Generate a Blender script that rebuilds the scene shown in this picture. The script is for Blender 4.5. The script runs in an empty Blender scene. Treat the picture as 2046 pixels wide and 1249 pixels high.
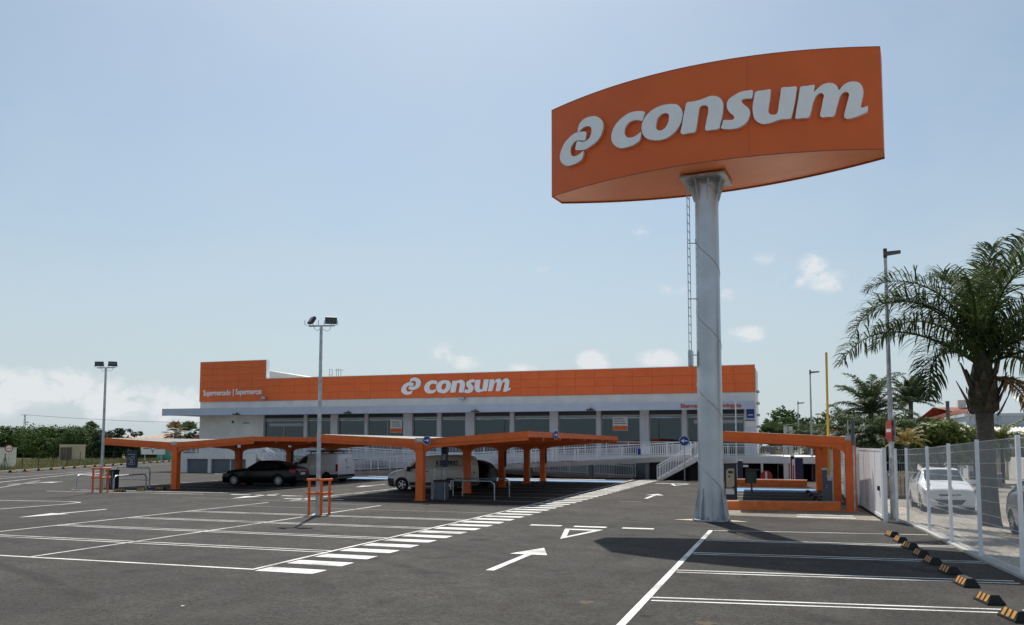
import bpy, bmesh, math, random
from mathutils import Vector, Matrix, noise as mnoise
random.seed(7)
scene = bpy.context.scene
COL = scene.collection
RAD = math.radians
EXPO = 0.2
SKYSTR = 0.085
SKYSAT = 0.97
SKYTINT = (0.945, 1.065, 1.07, 1)
VEILC = (5.8, 6.7, 7.3, 1)
CLOUDC = (8.2, 8.4, 8.6, 1)
SUNE = 4.3

# ------------------------------------------------------------------ camera
CAMH, FPX, CXP, CYP, HORP = 2.35, 1650.0, 1023.0, 767.0, 889.0
YAW, PITCH, ROLL = RAD(18.674), math.atan((889.0 - 767.0) / 1650.0), 0.0015
_rt, _up, _fw = Vector((1, 0, 0)), Vector((0, -math.sin(PITCH), math.cos(PITCH))), Vector((0, math.cos(PITCH), math.sin(PITCH)))
_r2 = _rt * math.cos(ROLL) + _up * math.sin(ROLL)
_u2 = _up * math.cos(ROLL) - _rt * math.sin(ROLL)
_z = Matrix.Rotation(YAW, 3, 'Z')
_r2, _u2, _fw = _z @ _r2, _z @ _u2, _z @ _fw
cam_data = bpy.data.cameras.new('camera')
cam = bpy.data.objects.new('camera', cam_data)
COL.objects.link(cam)
cam.matrix_world = Matrix(((_r2.x, _u2.x, -_fw.x, 0), (_r2.y, _u2.y, -_fw.y, 0), (_r2.z, _u2.z, -_fw.z, CAMH), (0, 0, 0, 1)))
cam_data.sensor_width = 36.0
cam_data.lens = FPX / 2046.0 * 36.0
cam_data.shift_y = (CYP - 624.5) / 2046.0
cam_data.clip_start = 0.05
cam_data.clip_end = 6000.0
scene.camera = cam


def ray(x, y):
    return _r2 * ((x - CXP) / FPX) - _u2 * ((y - CYP) / FPX) + _fw


def G(x, y, z=0.0):                      # surveyed point at height z
    d = ray(x, y)
    return Vector((0, 0, CAMH)) + d * ((z - CAMH) / d.z)


def atY(x, y, Y):                        # surveyed point on the plane at distance Y
    d = ray(x, y)
    return Vector((0, 0, CAMH)) + d * (Y / d.y)


# ------------------------------------------------------------------ sky, sun, exposure
SUN_AZ, SUN_EL = RAD(23.5), RAD(55.5)    # azimuth to the left of +Y
scene.view_settings.view_transform = 'Standard'
scene.view_settings.look = 'None'
scene.view_settings.gamma = 1.0
scene.view_settings.use_curve_mapping = False
scene.view_settings.exposure = EXPO
world = bpy.data.worlds.new('World')
scene.world = world
world.use_nodes = True
wn, wl = world.node_tree.nodes, world.node_tree.links
wn.clear()


def wnode(kind, **kw):
    n = wn.new(kind)
    for k, v in kw.items():
        setattr(n, k, v)
    return n


def wmath(op, a, b=None, c=None, clamp=False):
    n = wnode('ShaderNodeMath', operation=op, use_clamp=clamp)
    for i, v in enumerate((a, b, c)):
        if v is None:
            continue
        if isinstance(v, (int, float)):
            n.inputs[i].default_value = v
        else:
            wl.new(v, n.inputs[i])
    return n.outputs[0]


sky = wnode('ShaderNodeTexSky', sky_type='NISHITA', sun_disc=False)
sky.sun_elevation = SUN_EL
sky.sun_rotation = -SUN_AZ
sky.altitude = 20
sky.air_density = 1.0
sky.dust_density = 1.6
sky.ozone_density = 1.2
tc = wnode('ShaderNodeTexCoord')
DIR = tc.outputs['Generated']
sep = wnode('ShaderNodeSeparateXYZ')
wl.new(DIR, sep.inputs[0])
nz = wnode('ShaderNodeTexNoise')
nz.inputs['Scale'].default_value = 32.0
nz.inputs['Detail'].default_value = 7.0
nz.inputs['Roughness'].default_value = 0.6
mp = wnode('ShaderNodeMapping')
mp.inputs['Scale'].default_value = (1, 1, 1.5)
wl.new(DIR, mp.inputs[0])
wl.new(mp.outputs[0], nz.inputs['Vector'])
nz.inputs['Distortion'].default_value = 0.4
nz2 = wnode('ShaderNodeTexNoise')
nz2.inputs['Scale'].default_value = 7.0
nz2.inputs['Detail'].default_value = 5.0
nz2.inputs['Roughness'].default_value = 0.55
wl.new(mp.outputs[0], nz2.inputs['Vector'])
CLOUDS = [(-60, 785, 200, 62, .95), (60, 778, 95, 48, .85), (135, 774, 85, 50, .95), (235, 797, 130, 55, .85), (360, 812, 130, 50, .7), (890, 705, 42, 32, .62), (930, 722, 46, 24, .5),
          (1045, 738, 45, 20, .6), (1185, 722, 46, 32, .8), (1315, 720, 62, 30, .7), (1490, 667, 70, 22, .6),
          (1622, 538, 46, 44, .75), (1650, 560, 64, 32, .7), (1590, 560, 46, 26, .55), (1280, 465, 35, 20, .30), (1090, 538, 32, 14, .30), (1340, 578, 70, 22, .28),
          (1520, 515, 55, 24, .3), (1450, 590, 30, 20, .35), (1960, 660, 90, 40, .5), (2300, 760, 220, 60, .8),
          (-600, 760, 300, 80, .9), (2800, 700, 250, 90, .8)]
total = None
for (px, py, rx, ry, amp) in CLOUDS:
    dvec = ray(px, py).normalized()
    k = 1.0 / (1.0 + ((px - CXP) / FPX) ** 2)
    sub = wnode('ShaderNodeVectorMath', operation='SUBTRACT')
    wl.new(DIR, sub.inputs[0])
    sub.inputs[1].default_value = dvec
    mul = wnode('ShaderNodeVectorMath', operation='MULTIPLY')
    wl.new(sub.outputs[0], mul.inputs[0])
    mul.inputs[1].default_value = (FPX / rx / k, FPX / rx / k, FPX / ry)
    ln = wnode('ShaderNodeVectorMath', operation='LENGTH')
    wl.new(mul.outputs[0], ln.inputs[0])
    b = wmath('SUBTRACT', 1.0, ln.outputs['Value'], clamp=True)
    b = wmath('MULTIPLY', b, amp * 1.5)
    total = b if total is None else wmath('MAXIMUM', total, b)
n1 = wmath('SUBTRACT', nz.outputs['Fac'], 0.5)
n2 = wmath('SUBTRACT', nz2.outputs['Fac'], 0.5)
edge = wmath('ADD', wmath('MULTIPLY', n1, 4.4), wmath('MULTIPLY', n2, 1.4))
cl = wmath('MULTIPLY', total, wmath('ADD', edge, 1.0))
ramp = wnode('ShaderNodeMapRange', interpolation_type='SMOOTHSTEP')
ramp.inputs['From Min'].default_value = 0.12
ramp.inputs['From Max'].default_value = 0.85
ramp.inputs['To Max'].default_value = 0.8
wl.new(cl, ramp.inputs['Value'])
# thin veil that whitens the low sky
veil = wnode('ShaderNodeMapRange', interpolation_type='SMOOTHSTEP')
veil.inputs['From Min'].default_value = 0.42
veil.inputs['From Max'].default_value = -0.02
veil.inputs['To Min'].default_value = 0.12
veil.inputs['To Max'].default_value = 0.78
wl.new(sep.outputs['Z'], veil.inputs['Value'])
wisp = wmath('MULTIPLY', wmath('ADD', wmath('MULTIPLY', n2, 1.0), 0.16, clamp=True), 0.5)
vw = wmath('ADD', veil.outputs[0], wisp, clamp=True)
hs = wnode('ShaderNodeHueSaturation')
hs.inputs['Saturation'].default_value = SKYSAT
wl.new(sky.outputs[0], hs.inputs['Color'])
mixv = wnode('ShaderNodeMixRGB')
mixv.inputs['Color2'].default_value = VEILC
wl.new(vw, mixv.inputs['Fac'])
tint = wnode('ShaderNodeMixRGB', blend_type='MULTIPLY')
tint.inputs['Fac'].default_value = 1.0
tint.inputs['Color2'].default_value = SKYTINT
wl.new(hs.outputs[0], tint.inputs['Color1'])
wl.new(tint.outputs[0], mixv.inputs['Color1'])
mixc = wnode('ShaderNodeMixRGB')
mixc.inputs['Color2'].default_value = CLOUDC
wl.new(ramp.outputs[0], mixc.inputs['Fac'])
wl.new(mixv.outputs[0], mixc.inputs['Color1'])
bg = wnode('ShaderNodeBackground')
bg.inputs['Strength'].default_value = SKYSTR
wl.new(mixc.outputs[0], bg.inputs['Color'])
wo = wnode('ShaderNodeOutputWorld')
wl.new(bg.outputs[0], wo.inputs['Surface'])

sd = bpy.data.lights.new('sun', 'SUN')
sd.energy = SUNE
sd.angle = RAD(0.55)
sd.color = (1.0, 0.955, 0.89)
sun = bpy.data.objects.new('sun', sd)
COL.objects.link(sun)
sdir = Vector((-math.sin(SUN_AZ) * math.cos(SUN_EL), math.cos(SUN_AZ) * math.cos(SUN_EL), math.sin(SUN_EL)))
sun.rotation_euler = sdir.to_track_quat('Z', 'Y').to_euler()
sun.location = sdir * 100

# ------------------------------------------------------------------ materials
MATS = {}


def mat(name, color, rough=0.6, metal=0.0, var=0.12, scale=3.0, detail=4.0, bump=0.0, bscale=40.0, spec=0.5, color2=None, ramp=None, coat=0.0, streak=0.0):
    m = bpy.data.materials.new(name)
    m.use_nodes = True
    nt = m.node_tree
    b = nt.nodes['Principled BSDF']
    b.inputs['Roughness'].default_value = rough
    b.inputs['Metallic'].default_value = metal
    b.inputs['Specular IOR Level'].default_value = spec
    if coat:
        b.inputs['Coat Weight'].default_value = coat
        b.inputs['Coat Roughness'].default_value = 0.08
    g = nt.nodes.new('ShaderNodeNewGeometry')
    t = nt.nodes.new('ShaderNodeTexNoise')
    t.inputs['Scale'].default_value = scale
    t.inputs['Detail'].default_value = detail
    if streak:
        mpn = nt.nodes.new('ShaderNodeMapping')
        mpn.inputs['Scale'].default_value = (1, 1, streak)
        nt.links.new(g.outputs['Position'], mpn.inputs[0])
        nt.links.new(mpn.outputs[0], t.inputs['Vector'])
    else:
        nt.links.new(g.outputs['Position'], t.inputs['Vector'])
    cr = nt.nodes.new('ShaderNodeValToRGB')
    c = Vector(color)
    lo = c * (1 - var)
    hi = Vector(color2) if color2 else c * (1 + var)
    cr.color_ramp.elements[0].position, cr.color_ramp.elements[1].position = ramp or (0.32, 0.68)
    cr.color_ramp.elements[0].color = (*lo, 1)
    cr.color_ramp.elements[1].color = (*hi, 1)
    nt.links.new(t.outputs['Fac'], cr.inputs['Fac'])
    nt.links.new(cr.outputs['Color'], b.inputs['Base Color'])
    if bump:
        t2 = nt.nodes.new('ShaderNodeTexNoise')
        t2.inputs['Scale'].default_value = bscale
        t2.inputs['Detail'].default_value = 3
        nt.links.new(g.outputs['Position'], t2.inputs['Vector'])
        bp = nt.nodes.new('ShaderNodeBump')
        bp.inputs['Strength'].default_value = bump
        bp.inputs['Distance'].default_value = 0.02
        nt.links.new(t2.outputs['Fac'], bp.inputs['Height'])
        nt.links.new(bp.outputs['Normal'], b.inputs['Normal'])
    MATS[name] = m
    return m


def asphalt_mat(name, dark, light, warm, agg=140.0):
    m = bpy.data.materials.new(name)
    m.use_nodes = True
    nt = m.node_tree
    N, L = nt.nodes, nt.links
    b = N['Principled BSDF']
    b.inputs['Specular IOR Level'].default_value = 0.17
    g = N.new('ShaderNodeNewGeometry')

    def nse(s, d, r=0.6, sc=None):
        t = N.new('ShaderNodeTexNoise')
        t.inputs['Scale'].default_value = s
        t.inputs['Detail'].default_value = d
        t.inputs['Roughness'].default_value = r
        if sc:
            q = N.new('ShaderNodeMapping')
            q.inputs['Scale'].default_value = sc
            L.new(g.outputs['Position'], q.inputs[0])
            L.new(q.outputs[0], t.inputs['Vector'])
        else:
            L.new(g.outputs['Position'], t.inputs['Vector'])
        return t.outputs['Fac']

    def mixc(f, a, c, typ='MIX'):
        x = N.new('ShaderNodeMixRGB')
        x.blend_type = typ
        for i, v in enumerate((f, a, c)):
            if isinstance(v, (tuple, list)):
                x.inputs[i].default_value = (*v, 1)
            elif isinstance(v, (int, float)):
                x.inputs[i].default_value = v
            else:
                L.new(v, x.inputs[i])
        return x.outputs[0]

    def rng(v, a, bb, c=0.0, d=1.0):
        x = N.new('ShaderNodeMapRange')
        for i, q in enumerate((a, bb, c, d)):
            x.inputs[i + 1].default_value = q
        L.new(v, x.inputs[0])
        return x.outputs[0]
    big = rng(nse(0.3, 6, 0.7), 0.38, 0.62)
    mid = rng(nse(2.1, 5, 0.7), 0.36, 0.66)
    drag = rng(nse(0.5, 4, 0.6, (1.0, 0.22, 1.0)), 0.45, 0.7)
    fine = nse(agg, 4, 0.75)
    c1 = mixc(big, dark, light)
    c2 = mixc(rng(mid, 0, 1, 0, 0.5), c1, warm)
    c2 = mixc(rng(drag, 0, 1, 0, 0.30), c2, tuple(v * 1.45 for v in light))
    c3 = mixc(1.0, c2, mixc(rng(fine, 0.36, 0.64), (0.30, 0.30, 0.30), (1.85, 1.82, 1.76)), 'MULTIPLY')
    c3 = mixc(1.0, c3, mixc(rng(nse(11.0, 5, 0.75), 0.38, 0.62), (0.60, 0.60, 0.61), (1.48, 1.46, 1.42)), 'MULTIPLY')
    # pale stone chips, small oil spots, and rust coloured spills
    v = N.new('ShaderNodeTexVoronoi')
    v.inputs['Scale'].default_value = 17.0
    L.new(g.outputs['Position'], v.inputs['Vector'])
    chips = rng(v.outputs['Distance'], 0.055, 0.02)
    c4 = mixc(rng(chips, 0, 1, 0, 0.5), c3, (0.24, 0.22, 0.19))
    oil = rng(nse(0.9, 3, 0.5), 0.62, 0.72)
    c5 = mixc(rng(oil, 0, 1, 0, 0.55), c4, tuple(v * 0.5 for v in dark))
    # curved tyre sweeps and lighter dusty drifts
    wv = N.new('ShaderNodeTexWave')
    wv.wave_type = 'RINGS'
    wv.rings_direction = 'Z'
    wv.inputs['Scale'].default_value = 0.16
    wv.inputs['Distortion'].default_value = 9.0
    wv.inputs['Detail'].default_value = 2.0
    wv.inputs['Detail Scale'].default_value = 0.35
    sh = N.new('ShaderNodeMapping')
    sh.inputs['Location'].default_value = (21.0, 3.0, 0.0)
    L.new(g.outputs['Position'], sh.inputs[0])
    L.new(sh.outputs[0], wv.inputs['Vector'])
    seamv = rng(wv.outputs['Fac'], 0.90, 0.985)
    gate = rng(nse(0.16, 3, 0.6), 0.46, 0.60)
    gm = N.new('ShaderNodeMath')
    gm.operation = 'MULTIPLY'
    L.new(seamv, gm.inputs[0])
    L.new(gate, gm.inputs[1])
    c5 = mixc(rng(gm.outputs[0], 0, 1, 0, 0.5), c5, tuple(v * 0.42 for v in dark))
    dust = rng(nse(0.55, 6, 0.72, (1.0, 0.4, 1.0)), 0.52, 0.72)
    c5 = mixc(rng(dust, 0, 1, 0, 0.55), c5, (0.085, 0.078, 0.067))
    spots = N.new('ShaderNodeTexVoronoi')
    spots.inputs['Scale'].default_value = 0.8
    L.new(g.outputs['Position'], spots.inputs['Vector'])
    c5 = mixc(rng(rng(spots.outputs['Distance'], 0.085, 0.05), 0, 1, 0, 0.6), c5, tuple(v * 0.35 for v in dark))
    L.new(c5, b.inputs['Base Color'])
    rr = rng(mid, 0, 1, 0.74, 0.9)
    L.new(rr, b.inputs['Roughness'])
    bp = N.new('ShaderNodeBump')
    bp.inputs['Strength'].default_value = 0.8
    bp.inputs['Distance'].default_value = 0.008
    L.new(fine, bp.inputs['Height'])
    L.new(bp.outputs['Normal'], b.inputs['Normal'])
    MATS[name] = m
    return m


def paint_mat(name, color, under, wear=0.5):
    m = bpy.data.materials.new(name)
    m.use_nodes = True
    nt = m.node_tree
    N, L = nt.nodes, nt.links
    b = N['Principled BSDF']
    b.inputs['Roughness'].default_value = 0.75
    g = N.new('ShaderNodeNewGeometry')
    t = N.new('ShaderNodeTexNoise')
    t.inputs['Scale'].default_value = 38.0
    t.inputs['Detail'].default_value = 4.0
    t.inputs['Roughness'].default_value = 0.7
    L.new(g.outputs['Position'], t.inputs['Vector'])
    t2 = N.new('ShaderNodeTexNoise')
    t2.inputs['Scale'].default_value = 1.1
    t2.inputs['Detail'].default_value = 3.0
    L.new(g.outputs['Position'], t2.inputs['Vector'])
    a = N.new('ShaderNodeMath')
    a.operation = 'MULTIPLY_ADD'
    L.new(t2.outputs['Fac'], a.inputs[0])
    a.inputs[1].default_value = 0.9
    L.new(t.outputs['Fac'], a.inputs[2])
    r = N.new('ShaderNodeMapRange')
    r.inputs[1].default_value = 0.88
    r.inputs[2].default_value = 1.2
    r.inputs[4].default_value = wear
    L.new(a.outputs[0], r.inputs[0])
    x = N.new('ShaderNodeMixRGB')
    x.inputs[1].default_value = (*color, 1)
    x.inputs[2].default_value = (*under, 1)
    L.new(r.outputs[0], x.inputs[0])
    L.new(x.outputs[0], b.inputs['Base Color'])
    bp = N.new('ShaderNodeBump')
    bp.inputs['Strength'].default_value = 0.3
    bp.inputs['Distance'].default_value = 0.004
    L.new(t.outputs['Fac'], bp.inputs['Height'])
    L.new(bp.outputs['Normal'], b.inputs['Normal'])
    MATS[name] = m
    return m


def glass_mat(name, tint, ior=1.5, boost=0.0):
    m = bpy.data.materials.new(name)
    m.use_nodes = True
    nt = m.node_tree
    N, L = nt.nodes, nt.links
    N.clear()
    o = N.new('ShaderNodeOutputMaterial')
    mx = N.new('ShaderNodeMixShader')
    fr = N.new('ShaderNodeFresnel')
    fr.inputs['IOR'].default_value = ior
    ad = N.new('ShaderNodeMath')
    ad.operation = 'ADD'
    ad.inputs[1].default_value = boost
    L.new(fr.outputs[0], ad.inputs[0])
    tr = N.new('ShaderNodeBsdfTransparent')
    tr.inputs[0].default_value = (*tint, 1)
    gl = N.new('ShaderNodeBsdfGlossy')
    gl.inputs['Roughness'].default_value = 0.015
    gl.inputs['Color'].default_value = (0.80, 0.95, 1.0, 1)
    g = N.new('ShaderNodeNewGeometry')
    t = N.new('ShaderNodeTexNoise')
    t.inputs['Scale'].default_value = 0.7
    L.new(g.outputs['Position'], t.inputs['Vector'])
    bp = N.new('ShaderNodeBump')
    bp.inputs['Strength'].default_value = 0.06
    bp.inputs['Distance'].default_value = 0.05
    L.new(t.outputs['Fac'], bp.inputs['Height'])
    L.new(bp.outputs['Normal'], gl.inputs['Normal'])
    L.new(ad.outputs[0], mx.inputs[0])
    L.new(tr.outputs[0], mx.inputs[1])
    L.new(gl.outputs[0], mx.inputs[2])
    L.new(mx.outputs[0], o.inputs[0])
    MATS[name] = m
    return m


def emit_mat(name, color, strength):
    m = bpy.data.materials.new(name)
    m.use_nodes = True
    b = m.node_tree.nodes['Principled BSDF']
    b.inputs['Base Color'].default_value = (*color, 1)
    b.inputs['Emission Color'].default_value = (*color, 1)
    b.inputs['Emission Strength'].default_value = strength
    MATS[name] = m


def leaf_mat(name, a, b_, rough=0.55, trans=0.25, scale=1.2):
    m = bpy.data.materials.new(name)
    m.use_nodes = True
    nt = m.node_tree
    N, L = nt.nodes, nt.links
    b = N['Principled BSDF']
    b.inputs['Roughness'].default_value = rough
    b.inputs['Specular IOR Level'].default_value = 0.25
    g = N.new('ShaderNodeNewGeometry')
    t = N.new('ShaderNodeTexNoise')
    t.inputs['Scale'].default_value = scale
    t.inputs['Detail'].default_value = 4
    L.new(g.outputs['Position'], t.inputs['Vector'])
    cr = N.new('ShaderNodeValToRGB')
    cr.color_ramp.elements[0].position = 0.33
    cr.color_ramp.elements[1].position = 0.68
    cr.color_ramp.elements[0].color = (*a, 1)
    cr.color_ramp.elements[1].color = (*b_, 1)
    L.new(t.outputs['Fac'], cr.inputs['Fac'])
    L.new(cr.outputs[0], b.inputs['Base Color'])
    tl = N.new('ShaderNodeBsdfTranslucent')
    L.new(cr.outputs[0], tl.inputs[0])
    mx = N.new('ShaderNodeMixShader')
    mx.inputs[0].default_value = trans
    L.new(b.outputs[0], mx.inputs[1])
    L.new(tl.outputs[0], mx.inputs[2])
    L.new(mx.outputs[0], N['Material Output'].inputs[0])
    MATS[name] = m


asphalt_mat('asphalt', (0.021, 0.0203, 0.0196), (0.046, 0.0435, 0.0405), (0.050, 0.043, 0.036), 36.0)
asphalt_mat('street', (0.17, 0.155, 0.135), (0.25, 0.23, 0.20), (0.22, 0.19, 0.16), 90.0)
asphalt_mat('pavement', (0.24, 0.22, 0.195), (0.36, 0.335, 0.30), (0.30, 0.27, 0.22), 70.0)
paint_mat('white_paint', (0.76, 0.75, 0.71), (0.10, 0.095, 0.088), 0.85)
paint_mat('faded_paint', (0.27, 0.265, 0.25), (0.07, 0.066, 0.06), 0.8)
paint_mat('blue_paint', (0.10, 0.27, 0.52), (0.06, 0.07, 0.08), 0.4)
mat('rust_stain', (0.17, 0.105, 0.045), 0.9, var=0.5, scale=9, color2=(0.07, 0.055, 0.045))
mat('orange_panel', (0.84, 0.150, 0.026), 0.5, var=0.05, scale=1.3, bump=0.04, bscale=3)
mat('orange_panel_b', (0.815, 0.143, 0.025), 0.5, var=0.05, scale=1.1, bump=0.04, bscale=3)
mat('orange_steel', (0.80, 0.145, 0.017), 0.48, var=0.08, scale=2.2, bump=0.03, bscale=14)
mat('orange_sign', (0.78, 0.138, 0.022), 0.5, var=0.05, scale=0.8)
mat('orange_plinth', (0.74, 0.18, 0.035), 0.6, var=0.2, scale=3.5, bump=0.1)
mat('letter_white', (0.94, 0.95, 0.96), 0.4, var=0.03)
mat('letter_side', (0.74, 0.55, 0.48), 0.5, var=0.04)
mat('letter_red', (0.50, 0.10, 0.05), 0.5, var=0.04)
mat('canopy_grey', (0.50, 0.56, 0.68), 0.5, metal=0.1, var=0.05, scale=1.5)
mat('soffit', (0.6, 0.6, 0.6), 0.7, var=0.06)
mat('render_white', (0.80, 0.78, 0.75), 0.85, var=0.07, scale=1.1, bump=0.05, bscale=60)
mat('render_grey', (0.78, 0.76, 0.73), 0.85, var=0.09, scale=1.0, bump=0.06, bscale=60)
mat('pillar_grey', (0.66, 0.67, 0.72), 0.7, var=0.05, scale=1.2)
mat('frame_grey', (0.33, 0.35, 0.37), 0.4, metal=0.4, var=0.05)
mat('white_steel', (0.84, 0.85, 0.87), 0.42, var=0.05, scale=3)
mat('white_wire', (0.80, 0.80, 0.80), 0.4, var=0.04)
mat('galvanised', (0.46, 0.48, 0.51), 0.42, metal=0.75, var=0.22, scale=5.0, detail=6)
mat('galv_pole', (0.53, 0.56, 0.60), 0.38, metal=0.6, var=0.10, scale=1.2, detail=7, bump=0.03, bscale=8)
mat('dark_metal', (0.035, 0.036, 0.04), 0.45, var=0.2)
mat('black_rubber', (0.018, 0.018, 0.018), 0.85, var=0.3, scale=14, bump=0.1)
mat('yellow_reflector', (0.50, 0.23, 0.035), 0.5, var=0.15, scale=12)
mat('yellow_arm', (0.72, 0.44, 0.03), 0.45, var=0.1)
mat('navy', (0.012, 0.02, 0.075), 0.4, var=0.1)
mat('sign_blue', (0.012, 0.045, 0.27), 0.35, var=0.08)
mat('sign_white', (0.78, 0.79, 0.8), 0.45, var=0.04)
mat('sign_red', (0.42, 0.03, 0.03), 0.4, var=0.08)
mat('slate', (0.085, 0.105, 0.13), 0.45, var=0.1, scale=2)
mat('slate_dark', (0.028, 0.033, 0.045), 0.4, var=0.15)
mat('green_dark', (0.02, 0.035, 0.028), 0.5, var=0.2)
mat('beige_panel', (0.50, 0.43, 0.30), 0.5, var=0.05)
mat('concrete', (0.40, 0.38, 0.35), 0.9, var=0.12, scale=1.6, bump=0.12, bscale=35)
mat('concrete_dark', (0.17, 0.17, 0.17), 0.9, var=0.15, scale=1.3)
mat('void_shade', (0.012, 0.014, 0.02), 0.8, var=0.2)  # near-black colour standing for shade in open voids
mat('grout', (0.55, 0.48, 0.33), 0.95, var=0.2, scale=9, bump=0.3)
mat('garage_door', (0.115, 0.145, 0.165), 0.45, metal=0.2, var=0.08, scale=1.5)
mat('roof_sheet', (0.56, 0.53, 0.46), 0.5, var=0.1, scale=1.2)
mat('wall_ochre', (0.48, 0.41, 0.31), 0.9, var=0.16, scale=0.6, bump=0.1, bscale=20)
mat('tile_red', (0.26, 0.085, 0.05), 0.8, var=0.25, scale=3)
mat('tile_tan', (0.42, 0.33, 0.25), 0.85, var=0.2, scale=1.2)
mat('house_white', (0.66, 0.64, 0.60), 0.85, var=0.08, scale=0.6)
mat('house_blue', (0.56, 0.60, 0.66), 0.85, var=0.06, scale=0.6)
mat('brick_red', (0.33, 0.10, 0.06), 0.85, var=0.2, scale=5)
mat('bark', (0.12, 0.10, 0.085), 0.95, var=0.35, scale=6, bump=0.6, bscale=9, streak=0.2)
mat('palm_trunk', (0.095, 0.083, 0.072), 0.95, var=0.3, scale=5, bump=0.7, bscale=14, streak=6)
mat('palm_boot', (0.085, 0.062, 0.042), 0.95, var=0.4, scale=7, bump=0.6, bscale=14)
mat('palm_fibre', (0.055, 0.048, 0.030), 0.95, var=0.4, scale=9)
mat('field', (0.27, 0.225, 0.105), 0.95, var=0.25, scale=0.35, color2=(0.19, 0.19, 0.075), bump=0.2, bscale=5)
mat('earth', (0.20, 0.17, 0.11), 0.95, var=0.25, scale=0.15)
mat('grass_dry', (0.32, 0.27, 0.13), 0.9, var=0.25, scale=0.4, color2=(0.16, 0.18, 0.06))
mat('car_black', (0.002, 0.0023, 0.0032), 0.25, var=0.1, coat=0.1, spec=0.3)
mat('car_white', (0.80, 0.80, 0.80), 0.32, var=0.03, coat=0.5)
mat('car_cream', (0.60, 0.58, 0.53), 0.35, var=0.04, coat=0.4)
mat('car_grey', (0.10, 0.105, 0.11), 0.3, var=0.05, coat=0.5)
mat('car_green', (0.05, 0.30, 0.19), 0.35, var=0.05, coat=0.4)
mat('car_glass', (0.012, 0.016, 0.018), 0.06, var=0.1, spec=0.8)
mat('tyre', (0.014, 0.014, 0.014), 0.85, var=0.2, scale=20)
mat('alloy', (0.52, 0.53, 0.54), 0.35, metal=0.8, var=0.1)
mat('plastic_black', (0.022, 0.022, 0.024), 0.65, var=0.15)
mat('lamp_clear', (0.42, 0.45, 0.48), 0.12, var=0.05)
mat('lamp_red', (0.30, 0.012, 0.015), 0.2, var=0.1)
mat('shelf_goods', (0.14, 0.12, 0.10), 0.7, var=0.9, scale=2.3, color2=(0.50, 0.22, 0.10))
mat('interior_wall', (0.12, 0.14, 0.145), 0.8, var=0.06)
mat('interior_floor', (0.22, 0.23, 0.23), 0.4, var=0.06)
emit_mat('strip_light', (0.95, 1.0, 1.0), 1.1)
mat('underside_bounce', (0.90, 0.26, 0.08), 0.3, var=0.05, scale=1.1)  # lighter orange with ground bounce light put into the colour
glass_mat('shop_glass', (0.13, 0.22, 0.27), 1.5, 0.03)
glass_mat('clear_glass', (0.75, 0.86, 0.84), 1.45, 0.02)
leaf_mat('leaf_tree', (0.028, 0.060, 0.012), (0.085, 0.140, 0.032), rough=0.8, trans=0.22, scale=0.55)
leaf_mat('leaf_dark', (0.012, 0.028, 0.012), (0.034, 0.058, 0.022), rough=0.85, trans=0.15, scale=0.6)
leaf_mat('leaf_palm', (0.028, 0.050, 0.014), (0.085, 0.120, 0.035), rough=0.7, trans=0.3, scale=1.6)
leaf_mat('leaf_palm_far', (0.035, 0.062, 0.025), (0.11, 0.14, 0.06), rough=0.65, trans=0.25, scale=0.8)
leaf_mat('leaf_dead', (0.16, 0.10, 0.045), (0.26, 0.17, 0.07), trans=0.2, scale=2)
leaf_mat('leaf_yellow', (0.28, 0.22, 0.07), (0.40, 0.30, 0.10), trans=0.2, scale=2)
leaf_mat('leaf_lime', (0.09, 0.13, 0.025), (0.17, 0.20, 0.05), trans=0.25, scale=1.0)

# ------------------------------------------------------------------ mesh helpers
ORG = {}


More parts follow.
